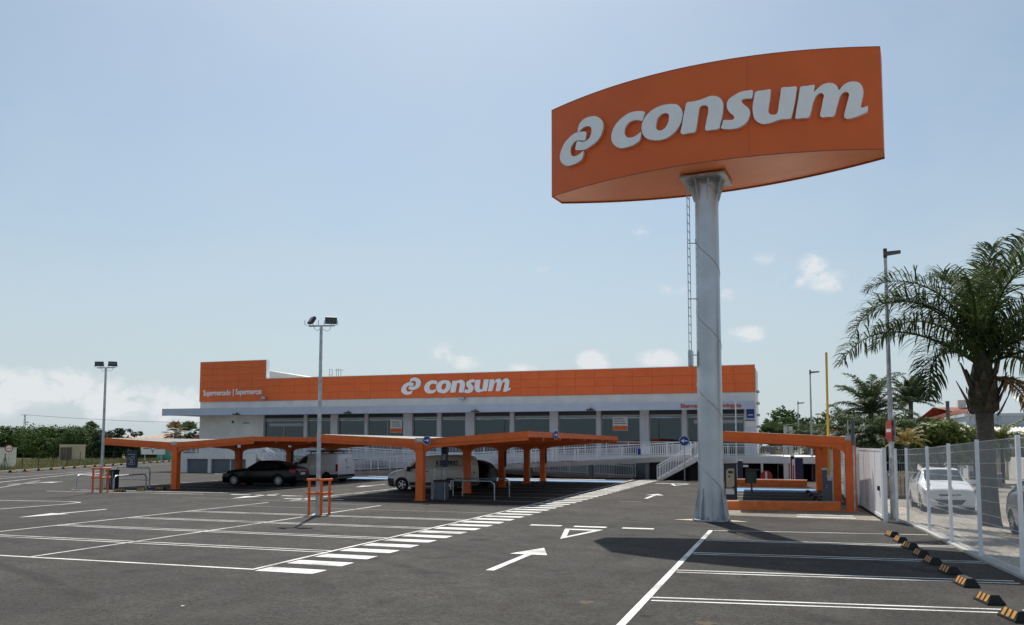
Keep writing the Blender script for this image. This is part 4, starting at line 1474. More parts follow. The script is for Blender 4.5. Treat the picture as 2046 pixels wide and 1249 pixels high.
trolley_icon(s2, (-14.78, 34.215, 1.8), .26)


def bin_(label, x, y, h, w, m):
    r = thing('litter_bin', label, 'bin', (x, y, 0), 0, 'litter bins by the trolley bays')
    MB().rbox((x, y, h / 2 - .03), (w, w, h - .1), 0, .07).build('body', m, r)
    MB().rbox((x, y, h - .05), (w + .07, w + .07, .08), 0, .09).build('lid', 'plastic_black', r)
    for sx in (-1, 1):
        MB().box(x + sx * (w / 2 + .012) - .01, x + sx * (w / 2 + .012) + .01, y - w / 2 - .03, y - w / 2 - .005, 0, h - .1).build('frame_bar', 'galvanised', r)
    MB().rbox((x, y - w / 2 - .006, h * .5), (w * .6, .01, h * .5)).build('door', 'slate', r)
    return r


bin_('grey-green litter bin beside the front post of the middle carport', -14.25, 32.75, .86, .52, 'slate')
bin_('dark litter bin behind the left lamp pole', -34.5, 35.3, 1.0, .5, 'slate_dark')


def arrow_poly(s, flip):
    pts = [(-.62, .1), (.05, .1), (.05, .38), (.68, 0), (.05, -.38), (.05, -.1), (-.62, -.1)]
    return [((-x if flip else x) * s, z * s) for x, z in pts]


def round_sign(label, c, r, pole_to=None, flip=False, nrm=(0, -1, 0)):
    t = thing('direction_sign', label, 'traffic sign', (c[0], c[1], 0), 0, 'round blue direction arrows')
    nv = Vector(nrm).normalized()
    sd2 = nv.cross(Vector((0, 0, 1))).normalized() * -1
    cv = Vector(c)
    MB().disc(cv, nv, r, .02, 32).build('disc', 'sign_blue', t, smooth=30)
    q = MB()
    for i in range(32):
        a0, a1 = 2 * math.pi * i / 32, 2 * math.pi * (i + 1) / 32
        P_ = lambda a, rr: cv + nv * .0125 + sd2 * math.cos(a) * rr + Vector((0, 0, 1)) * math.sin(a) * rr
        q.add([P_(a0, r * .99), P_(a1, r * .99), P_(a1, r * .92), P_(a0, r * .92)], [(0, 1, 2, 3)])
    q.build('rim', 'sign_white', t)
    q = MB()
    q.add([cv + nv * .013 + sd2 * x + Vector((0, 0, z)) for x, z in arrow_poly(r, flip)], [tuple(range(7))])
    q.build('arrow', 'sign_white', t)
    if pole_to is not None:
        MB().tube([(c[0] - nv.x * .04, c[1] - nv.y * .04, pole_to), (c[0] - nv.x * .04, c[1] - nv.y * .04, c[2] + r * .6)], .035, 8).build('pole', 'galvanised', t, smooth=True)
    return t


g = atY(853, 880, 31.6)
round_sign('round blue sign with white arrow pointing right on the carport front', g, .185, None)
MB().bar((g.x, 31.62, g.z), (g.x, 31.9, g.z), .04).build('bracket', 'galvanised', bpy.data.objects['direction_sign'])
g = atY(1367, 881, 55.4)
round_sign('round blue sign with white arrow pointing left on a post by the stairs', g, .34, 0.0, True)
round_sign('blue arrow sign seen edge-on at the carport side', (-10.08, 36.0, 2.80), .20, None, False, (.93, -.36, 0))

# ------------------------------------------------------------------ barrier entrance under the right carport
for nm, lab, a, b, h in (('kerb_plinth', 'long low orange plinth at the front of the right carport', (-2.42, 31.25), (1.62, 32.0), .32), ('kerb_plinth', 'low orange plinth at the far end of the right carport', (-3.3, 49.2), (0.75, 49.0), .42)):
    t = thing(nm, lab, 'plinth', (a[0], a[1], 0), 0, 'orange plinths')
    d = Vector((b[0] - a[0], b[1] - a[1], 0))
    nn = Vector((-d.y, d.x, 0)).normalized() * .38
    A = Vector((a[0], a[1], 0))
    Bv = Vector((b[0], b[1], 0))
    up = Vector((0, 0, h))
    q = MB()
    c = .03
    f3 = nn.normalized() * c
    q.prism([A, A + nn, A + nn + up - Vector((0, 0, c)), A + nn + up - f3, A + up + f3, A + up - Vector((0, 0, c))], d)
    q.build('beam', 'orange_plinth', t)
    q = MB()
    q.prism([A + f3 * 1.2 + up + Vector((0, 0, .002)), A + nn - f3 * 1.2 + up + Vector((0, 0, .002)), A + nn - f3 * 1.2 + up + Vector((0, 0, .012)), A + f3 * 1.2 + up + Vector((0, 0, .012))], d)
    q.build('sunlit_top', 'concrete', t)  # pale sheet painting the beam top as whitened by sun
ba = thing('barrier', 'slate parking barrier cabinet with raised yellow arm', 'barrier', (1.23, 33.4, 0))
MB().rbox((1.23, 33.4, .72), (.34, .34, 1.4), 0, .03).build('cabinet', 'slate', ba)
MB().rbox((1.23, 33.4, 1.465), (.38, .38, .08), 0, .03).build('cabinet_top', 'galvanised', ba)
MB().bar((1.29, 33.15, 1.25), (1.31, 33.13, 5.85), .07, .05).build('arm', 'yellow_arm', ba)
MB().rbox((1.33, 33.2, 1.25), (.2, .09, .42)).build('arm_bracket', 'galvanised', ba)
for z in (1.15, .75):
    MB().box(1.2, 1.22, 33.218, 33.229, z, z + .12).build('lock', 'lamp_clear', ba)
MB().box(1.36, 1.46, 33.5, 33.6, 0, 2.2).build('loop_post', 'white_steel', ba)
tm = thing('ticket_machine', 'dark ticket machine with beige rounded control panel beside the pylon pole', 'ticket machine', (-2.28, 33.3, 0))
MB().rbox((-2.28, 33.3, .80), (.46, .32, 1.58), 0, .04).build('cabinet', 'slate_dark', tm)
poly = [(-.17, .0), (.17, .0)]
pts = [(-.15, .72), (.06, .72)] + [(.15 - .13 * (1 - math.sin(a)), .85 - .13 * math.cos(a)) for a in (math.pi / 2 * j / 5 for j in range(6))] + [(.15, 1.45), (-.02, 1.45)] + [(-.15 + .13 * (1 - math.sin(a)), 1.32 + .13 * math.cos(a)) for a in (math.pi / 2 * j / 5 for j in range(6))]
pn = MB().prism([(-2.28 + x, 33.138, z) for x, z in pts], (0, -.03, 0)).build('control_panel', 'beige_panel', tm)
MB().box(-2.36, -2.18, 33.1, 33.106, 1.26, 1.36).build('display', 'dark_metal', pn)
MB().box(-2.36, -2.28, 33.1, 33.106, 1.12, 1.18).build('slot', 'dark_metal', pn)
nt_ = MB().box(-2.46, -2.14, 33.125, 33.132, .46, .68).build('notice', 'sign_white', tm)
MB().box(-2.2, -2.16, 33.118, 33.124, .62, .66).build('notice_mark', 'sign_red', nt_)
MB().rbox((-2.28, 33.26, 1.63), (.56, .5, .05), 0, .04).build('hood', 'dark_metal', tm)
ib = thing('intercom_post', 'dark green box on a thin post behind the orange plinth', 'post box', (-1.5, 33.4, 0))
MB().box(-1.54, -1.47, 33.37, 33.44, 0, .9).build('post', 'dark_metal', ib)
MB().rbox((-1.53, 33.4, 1.13), (.42, .3, .48), 0, .04).build('box', 'green_dark', ib)
MB().rbox((-1.47, 33.34, 1.41), (.52, .42, .05), 0, .03).build('hood', 'dark_metal', ib)
tp = thing('information_totem', 'narrow navy totem with white cap behind the ticket machine', 'totem', (-2.9, 51, 0))
p = atY(1479, 940, 51)
MB().rbox((p.x, 51, .72), (.28, .2, 1.4), 0, .02).build('body', 'navy', tp)
MB().rbox((p.x, 51, 1.45), (.32, .24, .05), 0, .02).build('cap', 'sign_white', tp)
MB().rbox((p.x + .32, 50.95, 1.12), (.3, .05, .12)).build('bracket', 'sign_white', tp)
for lab, px, Yd, w, z1, m in (('tall navy panel with white edge beyond the far orange plinth', 1597, 50.5, .44, 1.62, 'navy'), ('thin dark panel beside the navy panel beyond the far plinth', 1584, 51.5, .2, 1.72, 'slate_dark')):
    p = atY(px, 950, Yd)
    t = thing('advertising_panel', lab, 'panel', (p.x, Yd, 0), 0, 'upright panels under the right carport')
    MB().rbox((p.x, Yd, z1 / 2 + .01), (w, .12, z1), 0, .02).build('board', m, t)
    MB().rbox((p.x, Yd, z1 + .04), (w + .04, .16, .05)).build('cap', 'sign_white', t)
    MB().box(p.x - w / 2 - .16, p.x - w / 2 - .02, Yd - .03, Yd + .03, 0, z1 * .95).build('edge_board', 'sign_white', t)
    MB().box(p.x - w / 2 - .13, p.x - w / 2 - .06, Yd - .045, Yd - .032, .4, z1 * .75).build('lettering_strip', 'sign_red', t)
p = atY(1531, 952, 54)
ne = thing('no_entry_sign', 'low red round sign with white bar in the basement opening', 'traffic sign', (p.x, 54, 0))
MB().disc((p.x, 54, .42), (0, -1, 0), .36, .02, 28).build('disc', 'sign_red', ne, smooth=30)
MB().box(p.x - .06, p.x + .06, 53.97, 53.985, .12, .72).build('bar', 'sign_white', ne)
MB().box(p.x - .03, p.x + .03, 54.012, 54.06, 0, .5).build('stand', 'dark_metal', ne)
fp = thing('flagpole', 'slim white pole rising behind the right carport', 'pole', (-3.42, 56, 0))
MB().tube([(-3.42, 55.7, 0), (-3.42, 55.7, 5.15)], .04, 8).build('pole', 'white_steel', fp, smooth=True)
MB().disc((-3.42, 55.7, 5.19), (0, 0, 1), .055, .06, 10).build('cap', 'white_steel', fp)
# steel mast beside the right carport post
ms = thing('camera_mast', 'thin steel mast with bracket beside the right carport post', 'mast', (2.06, 31.6, 0))
MB().tube([(2.06, 31.62, 0), (2.06, 31.62, 2.35)], .032, 8).build('pole', 'galvanised', ms, smooth=True)
MB().tube([(2.06, 31.62, 2.35), (2.06, 31.62, 3.25)], .06, 8).build('head', 'slate', ms, smooth=True)
MB().tube([(2.06, 31.6, 2.72), (1.9, 31.6, 2.72), (1.9, 31.6, 3.25)], .02, 6).build('bracket', 'galvanised', ms)

# ------------------------------------------------------------------ wheel stops
wsm = {}


def wheel_stop(label, x, y, rz, group, L=.52, sc=.88):
    if (L, sc) not in wsm:
        r = thing('wheel_stop', label, 'wheel stop', (x, y, 0), rz, group)
        h, w0, w1 = .165 * sc, .145 * sc, .06 * sc
        q = MB()
        q.add([(-L / 2, -w0, 0), (L / 2, -w0, 0), (L / 2, w0, 0), (-L / 2, w0, 0), (-L / 2, -w0, .03), (L / 2, -w0, .03), (L / 2, w0, .03), (-L / 2, w0, .03),
               (-L / 2 + .06, -w1, h), (L / 2 - .06, -w1, h), (L / 2 - .06, w1, h), (-L / 2 + .06, w1, h)],
              [(3, 2, 1, 0), (0, 1, 5, 4), (1, 2, 6, 5), (2, 3, 7, 6), (3, 0, 4, 7), (4, 5, 9, 8), (5, 6, 10, 9), (6, 7, 11, 10), (7, 4, 8, 11), (8, 9, 10, 11)])
        q.build('rubber_block', 'black_rubber', r, local=True)
        for i in range(3):
            for sg in (-1, 1):
                xa = -L / 2 + .05 + i * (L - .1) / 3
                xb = xa + (L - .1) / 3 * .6
                p0, p1 = (sg * (w0 - .006), .042), (sg * (w1 + .008), h - .008)
                o = .004
                q = MB()
                q.add([(xa, p0[0] + sg * o, p0[1] + o), (xb, p0[0] + sg * o, p0[1] + o), (xb + .012, p1[0] + sg * o, p1[1] + o), (xa + .012, p1[0] + sg * o, p1[1] + o)], [(0, 1, 2, 3)])
                q.build('reflector', 'yellow_reflector', r, local=True)
        wsm[(L, sc)] = r
        return r
    return dup(wsm[(L, sc)], (x, y, 0), rz, label, group)


WS = [(2030, 1238), (1977, 1204), (1931, 1170), (1897, 1145), (1864, 1126), (1841, 1111), (1819, 1096), (1800, 1083), (1783, 1072)]
for i, (px, py) in enumerate(WS):
    g = G(px, py)
    lab = ['nearest black and yellow wheel stop beside the mesh fence'] + ['%s wheel stop from the camera in the row beside the mesh fence' % ORDN[j] for j in range(1, 8)] + ['farthest wheel stop in the row beside the mesh fence']
    wheel_stop(lab[i], g.x, g.y, RAD(99 + random.uniform(-3, 3)), 'wheel stops beside the mesh fence')
for i, (x, y) in enumerate(((G(240, 983).x, G(240, 983).y), (G(284, 981).x, G(284, 981).y), (G(321, 979).x, G(321, 979).y))):
    wheel_stop(['leftmost of the three wheel stops between the left trolley bay and the carport post', 'middle of the three wheel stops between the left trolley bay and the carport post', 'wheel stop closest to the front post of the left carport'][i], x, y, .15, 'wheel stops by the left trolley bay')
for i in range(22):
    p = kerb(-4 + i * 2.55, -.45)
    wheel_stop('%s small wheel stop from the left edge along the far left kerb' % ORDN[i], p.x, p.y, math.atan2(KD.y, KD.x), 'wheel stops along the far left kerb', .9, 1.15)
for i in range(4):
    wheel_stop('%s wheel stop under the single-sided right carport, counted from the barrier' % ORDN[i], 1.0 - i * .1, 36.2 + i * 2.45, RAD(92), 'wheel stops under the right carport', .52, .88)

# ------------------------------------------------------------------ mesh fence and sliding gate
fe = thing('mesh_fence', 'white welded mesh fence with posts along the right edge of the car park', 'fence', (3.6, 20, 0))
FP = [(3.02, 28.0, 2.26), (3.31, 27.88, 2.28), (3.51, 25.19, 2.33), (3.6, 22.43, 2.40), (3.71, 19.76, 2.48), (3.9, 17.24, 2.55), (4.05, 14.7, 2.58), (4.2, 12.2, 2.6)]


def mesh_panel(par, a, b, ha, hb):
    A, Bv = Vector((a[0], a[1], 0)), Vector((b[0], b[1], 0))
    L = (Bv - A).length
    d = (Bv - A).normalized()
    nn = Vector((-d.y, d.x, 0))
    q = MB()
    up = Vector((0, 0, 1))
    m = max(2, int(L / .05))
    for i in range(1, m):
        t = i / m
        p = A.lerp(Bv, t)
        h = ha + (hb - ha) * t - .04
        w = .0015
        q.add([p + d * w + up * .06, p - d * w * .5 + nn * w + up * .06, p - d * w * .5 - nn * w + up * .06, p + d * w + up * h, p - d * w * .5 + nn * w + up * h, p - d * w * .5 - nn * w + up * h],
              [(0, 1, 4, 3), (1, 2, 5, 4), (2, 0, 3, 5)])
    for f in (.035, .10, .30, .37, .60, .67, .90, .97):
        q.bar(A + d * .03 + up * (ha * f + .02), Bv - d * .03 + up * (hb * f + .02), .007)
    for f in (.20, .48, .79):
        q.bar(A + d * .03 + up * (ha * f + .02) + nn * .02, Bv - d * .03 + up * (hb * f + .02) + nn * .02, .006)
    return q.build('mesh_panel', 'white_wire', par, recalc=False)


for i, (x, y, h) in enumerate(FP):
    po = MB().rbox((x, y, h / 2), (.075, .075, h), -.06).build('post', 'white_steel', fe)
    MB().rbox((x, y, h + .012), (.082, .082, .022), -.06).build('post_cap', 'black_rubber', po)
    MB().rbox((x + .045, y, h * .55), (.02, .03, .05)).build('clamp', 'dark_metal', po)
for a, b in zip(FP, FP[1:]):
    mesh_panel(fe, a, b, a[2], b[2])
q = MB()
for a, b in zip(FP, FP[1:]):
    q.bar((a[0] + .02, a[1], .02), (b[0] + .02, b[1], .02), .3, .06)
q.build('footing', 'concrete', fe)
fe2 = thing('mesh_fence', 'white mesh fence beyond the sliding gate, running back to the terrace', 'fence', (2.2, 45, 0))
P2 = [(2.42 - .035 * 1.0 * i * 2.6, 35.4 + i * 2.6, 2.25) for i in range(10)]
for x, y, h in P2:
    MB().rbox((x, y, h / 2), (.075, .075, h)).build('post', 'white_steel', fe2)
for a, b in zip(P2, P2[1:]):
    mesh_panel(fe2, a, b, a[2], b[2])
ga = thing('sliding_gate', 'white solid sliding gate standing open beside the right carport', 'gate', (2.6, 31.5, 0))
GA, GB = Vector((2.47, 34.7, 0)), Vector((2.66, 28.25, 0))
gd = (GB - GA).normalized()
q = MB()
q.bar(GA + Vector((0, 0, 1.17)), GB + Vector((0, 0, 1.17)), .05, 2.02)
q.build('leaf', 'white_steel', ga)
q = MB()
q.bar(GA + Vector((0, 0, 2.21)), GB + Vector((0, 0, 2.21)), .07, .07)
q.bar(GA + Vector((0, 0, .12)), GB + Vector((0, 0, .12)), .08, .09)
q.bar(GB + Vector((0, 0, .16)) - gd * .04, GB + Vector((0, 0, 2.17)) - gd * .04, .075, .075)
q.bar(GA + Vector((0, 0, .16)) + gd * .04, GA + Vector((0, 0, 2.17)) + gd * .04, .075, .075)
q.build('frame', 'white_steel', ga)
for k in range(1, 4):
    p = GA.lerp(GB, k / 4)
    MB().bar(p + Vector((-.028, 0, .18)), p + Vector((-.028, 0, 2.16)), .012, .03).build('stiffener', 'white_wire', ga)
q = MB()
q.bar(GA + Vector((0, 0, .03)) - gd * .2, GB + Vector((0, 0, .03)) + gd * .1, .06, .05)
q.build('rack_rail', 'dark_metal', ga)
MB().rbox((2.7, 28.06, 1.14), (.12, .12, 2.28)).build('end_post', 'white_steel', ga)
MB().rbox((2.40, 34.9, 1.14), (.12, .12, 2.28)).build('end_post', 'white_steel', ga)
MB().box(2.56, 2.62, 28.75, 28.98, .92, 1.06).build('lock_plate', 'black_rubber', ga)
MB().rbox((2.2, 34.5, .24), (.26, .3, .46), 0, .03).build('motor_box', 'navy', ga)

# ------------------------------------------------------------------ street lamps and road signs beyond the fence


def street_lamp(label, x, y, h, side=1, sc=1.0, dirv=(1, 0)):
    r = thing('street_lamp', label, 'street lamp', (x, y, 0), 0, 'street lamps along the road')
    MB().tube([(x, y, 0), (x, y, h * .4), (x, y, h)], [.095 * sc, .075 * sc, .05 * sc], 12).build('pole', 'galvanised', r, smooth=True)
    dx, dy = dirv
    q = MB()
    q.prism([(x - dx * .08, y - .1, h + .02), (x + dx * .75 * side, y + dy * .75 - .1, h + .08), (x + dx * .72 * side, y + dy * .7 - .1, h + .16), (x - dx * .05, y - .1, h + .14)], (0, .2, 0))
    q.build('lamp_head', 'slate', r)
    MB().tube([(x, y, h - .05), (x, y, h + .26)], .06 * sc, 8).build('head_bracket', 'dark_metal', r)
    return r


sl = street_lamp('tall grey street lamp rising in front of the big palm', 3.05, 29.3, 8.55, 1, 1.0, (.62, .0))
nsg = MB().disc((2.98, 29.16, 2.83), (-.975, -.17, 0), .36, .02, 28).build('no_entry_disc', 'sign_red', sl, smooth=30)
MB().disc((3.16, 29.22, 2.83), (.97, -.15, 0), .36, .02, 28).build('sign_back', 'slate', sl, smooth=30)
q = MB()
cc = Vector((2.98, 29.16, 2.83)) + Vector((-.975, -.17, 0)) * .012
sdv = Vector((.17, -.975, 0))
q.add([cc + sdv * .25 + Vector((0, 0, .05)), cc - sdv * .25 + Vector((0, 0, .05)), cc - sdv * .25 - Vector((0, 0, .05)), cc + sdv * .25 - Vector((0, 0, .05))], [(0, 1, 2, 3)])
q.build('no_entry_bar', 'sign_white', nsg)
q = MB()
q.prism([(2.98, 29.12, 1.95), (3.04, 29.05, 1.95), (3.0, 29.1, 2.45)], (-.02, -.02, 0))
q.build('warning_triangle', 'sign_white', sl)
street_lamp('small distant street lamp right of the supermarket', 1.30, 60, 7.25, 1, .9, (.8, 0))
street_lamp('more distant street lamp beside the supermarket corner', .66, 85, 6.35, 1, .9, (.8, 0))
street_lamp('grey street lamp behind the palm crown at the right edge', 13.0, 52, 8.6, -1, .9, (.8, 0))

# ------------------------------------------------------------------ vehicles


class Body:
    """Lofted vehicle shell: stations along x (0 = nose), eight control points up each half section."""

    def __init__(self, st):
        self.st = st
        self.L = st[-1][0]

    def par(self, x):
        st = self.st
        x = min(max(x, 0), self.L)
        i = 0
        while i < len(st) - 2 and x > st[i + 1][0]:
            i += 1
        a, b = st[i], st[i + 1]
        t = (x - a[0]) / (b[0] - a[0])
        p0 = st[max(i - 1, 0)]
        p3 = st[min(i + 2, len(st) - 1)]
        out = []
        for k in range(1, 10):
            m1 = (b[k] - p0[k]) / max(b[0] - p0[0], 1e-3) * (b[0] - a[0])
            m2 = (p3[k] - a[k]) / max(p3[0] - a[0], 1e-3) * (b[0] - a[0])
            d = b[k] - a[k]
            if abs(d) < 1e-6:
                m1 = m2 = 0
            else:
                m1 = max(min(m1, 3 * d), 0) if d > 0 else min(max(m1, 3 * d), 0)
                m2 = max(min(m2, 3 * d), 0) if d > 0 else min(max(m2, 3 * d), 0)
            t2, t3 = t * t, t * t * t
            out.append((2 * t3 - 3 * t2 + 1) * a[k] + (t3 - 2 * t2 + t) * m1 + (-2 * t3 + 3 * t2) * b[k] + (t3 - t2) * m2)
        return out

    def ctrl(self, x):
        zb, zm, zt, zs, zr, w2, w3, w4, w5 = self.par(x)
        return [(0, zb), (w2 * .92, zb), (w2, zb + .1), (w3, zm), (w4, zt), (w5, zs), (w5 * .72, zs + (zr - zs) * .72), (0, zr)]

    def S(self, x, t, sg=1, off=0.0):
        c = self.ctrl(x)
        i = min(int(t), 6)
        f = t - i
        p0, p1, p2, p3 = c[max(i - 1, 0)], c[i], c[i + 1], c[min(i + 2, 7)]
        if i == 6:
            p3 = (-c[6][0], c[6][1])
        tens = .5 if i >= 2 else .15
        if i == 4:
            tens = .25
        out = []
        for k in (0, 1):
            m1, m2 = (p2[k] - p0[k]) * tens, (p3[k] - p1[k]) * tens
            f2, f3 = f * f, f * f * f
            out.append((2 * f3 - 3 * f2 + 1) * p1[k] + (f3 - 2 * f2 + f) * m1 + (-2 * f3 + 3 * f2) * p2[k] + (f3 - f2) * m2)
        v = Vector((x, out[0] * sg, out[1]))
        if off:
            e = .01
            a = self.S(min(x + e, self.L), t, sg) - self.S(max(x - e, 0), t, sg)
            b = self.S(x, min(t + .02, 7), sg) - self.S(x, max(t - .02, 0), sg)
            n = a.cross(b)
            if n.length > 1e-9:
                n.normalize()
                cen = Vector((x, 0, .75))
                if n.dot(v - cen) < 0:
                    n = -n
                v = v + n * off
        return v

    def shell(self, nx=56, nt=5):
        xs = [self.L * i / nx for i in range(nx + 1)]
        ts = [i / nt for i in range(7 * nt + 1)]
        m = MB()
        R = []
        for x in xs:
            ring = [self.S(x, t, 1) for t in ts] + [self.S(x, t, -1) for t in reversed(ts[1:-1])]
            R.append(ring)
        n = len(R[0])
        m.v = [tuple(p) for r in R for p in r]
        m.f = [(i * n + k, i * n + (k + 1) % n, (i + 1) * n + (k + 1) % n, (i + 1) * n + k) for i in range(nx) for k in range(n)]
        m.f += [tuple(range(n - 1, -1, -1)), tuple(range(nx * n, nx * n + n))]
        return m

    def patch(self, m, corners, sg=1, nx=8, nt=6, off=.006):
        """Patch over a quad in (x, t) space: corners bottom-front, bottom-rear, top-rear, top-front."""
        a, b, c, d = corners
        vs = []
        for i in range(nx + 1):
            u = i / nx
            for j in range(nt + 1):
                w = j / nt
                x = (a[0] * (1 - u) + b[0] * u) * (1 - w) + (d[0] * (1 - u) + c[0] * u) * w
                t = (a[1] * (1 - u) + b[1] * u) * (1 - w) + (d[1] * (1 - u) + c[1] * u) * w
                vs.append(self.S(x, t, sg, off))
        k = nt + 1
        m.add(vs, [(i * k + j, (i + 1) * k + j, (i + 1) * k + j + 1, i * k + j + 1) for i in range(nx) for j in range(nt)])


SEDAN = [(0, .26, .50, .66, .69, .71, .62, .68, .64, .52), (.10, .20, .52, .74, .77, .79, .80, .84, .79, .64), (.45, .18, .55, .83, .87, .89, .87, .90, .83, .67),
         (1.25, .18, .60, .93, .97, 1.0, .88, .91, .85, .68), (1.5, .20, .60, .95, 1.0, 1.03, .88, .91, .86, .68), (2.2, .20, .60, .97, 1.34, 1.42, .88, .91, .86, .62),
         (2.75, .20, .60, .98, 1.38, 1.45, .88, .91, .86, .62), (3.4, .20, .60, 1.0, 1.32, 1.40, .88, .91, .86, .60), (4.15, .22, .62, 1.03, 1.09, 1.13, .88, .90, .84, .66),
         (4.52, .24, .62, .99, 1.04, 1.07, .84, .88, .82, .66), (4.66, .32, .60, .90, .94, .96, .72, .80, .74, .58)]
VAN = [(0, .32, .55, .74, .80, .83, .55, .66, .62, .50), (.12, .22, .58, .84, .90, .94, .80, .85, .80, .64), (.65, .20, .60, 1.0, 1.07, 1.11, .88, .90, .85, .70),
       (.95, .20, .60, 1.06, 1.13, 1.17, .88, .90, .86, .72), (1.75, .20, .65, 1.12, 1.60, 1.70, .88, .90, .87, .71), (2.2, .20, .65, 1.15, 1.69, 1.80, .88, .90, .88, .73),
       (3.3, .20, .65, 1.16, 1.72, 1.83, .88, .90, .88, .74), (4.2, .24, .65, 1.16, 1.70, 1.80, .88, .90, .88, .74), (4.36, .30, .65, 1.14, 1.62, 1.72, .84, .88, .85, .70), (4.42, .34, .65, 1.10, 1.5, 1.58, .80, .86, .83, .64)]
HATCH = [(0, .26, .50, .70, .75, .78, .62, .68, .64, .52), (.10, .20, .52, .79, .84, .87, .77, .81, .77, .62), (.5, .20, .55, .86, .91, .94, .83, .86, .80, .66),
         (1.0, .20, .58, .96, 1.01, 1.05, .84, .87, .82, .67), (1.15, .20, .58, .98, 1.04, 1.08, .84, .87, .83, .67), (1.85, .20, .60, 1.0, 1.42, 1.49, .84, .87, .83, .62),
         (2.4, .20, .60, 1.02, 1.46, 1.53, .84, .87, .83, .62), (3.2, .20, .60, 1.04, 1.42, 1.50, .84, .87, .83, .60), (3.7, .22, .62, 1.05, 1.24, 1.32, .83, .86, .80, .60), (3.9, .30, .62, 1.0, 1.05, 1.09, .76, .82, .74, .56)]


def wheel(par, x, y, r, sg, rim='alloy', nsp=10):
    q = MB()
    prof = [(r * .64, -.10), (r * .93, -.105), (r, -.07), (r, .07), (r * .93, .105), (r * .64, .10)]
    N = 28
    vs = []
    for i in range(N):
        a = 2 * math.pi * i / N
        vs += [(x + rr * math.cos(a), y + w, r + rr * math.sin(a)) for rr, w in prof]
    k = len(prof)
    q.add(vs, [(i * k + j, i * k + (j + 1) % k, ((i + 1) % N) * k + (j + 1) % k, ((i + 1) % N) * k + j) for i in range(N) for j in range(k)])
    w = q.build('wheel', 'tyre', par, smooth=True, local=True)
    q = MB()
    yo = y + sg * .075
    q.disc((x, y + sg * .02, r), (0, 1, 0), r * .63, .03, 24)
    q.build('hub', 'plastic_black', w, local=True)
    q = MB()
    for i in range(nsp):
        a = 2 * math.pi * i / nsp
        d = Vector((math.cos(a), 0, math.sin(a)))
        q.bar(Vector((x, yo, r)) + d * r * .1, Vector((x, yo + sg * .012, r)) + d * r * .62, .03, .035 if nsp > 6 else .06)
    q.disc((x, yo, r), (0, 1, 0), r * .16, .04, 14)
    for i in range(N):
        a0, a1 = 2 * math.pi * i / N, 2 * math.pi * (i + 1) / N
        for r0, r1 in ((r * .60, r * .66),):
            q.add([(x + r0 * math.cos(a0), yo + sg * .02, r + r0 * math.sin(a0)), (x + r0 * math.cos(a1), yo + sg * .02, r + r0 * math.sin(a1)), (x + r1 * math.cos(a1), yo + sg * .02, r + r1 * math.sin(a1)), (x + r1 * math.cos(a0), yo + sg * .02, r + r1 * math.sin(a0))], [(0, 1, 2, 3)])
    q.build('rim', rim, w, local=True)
    return w


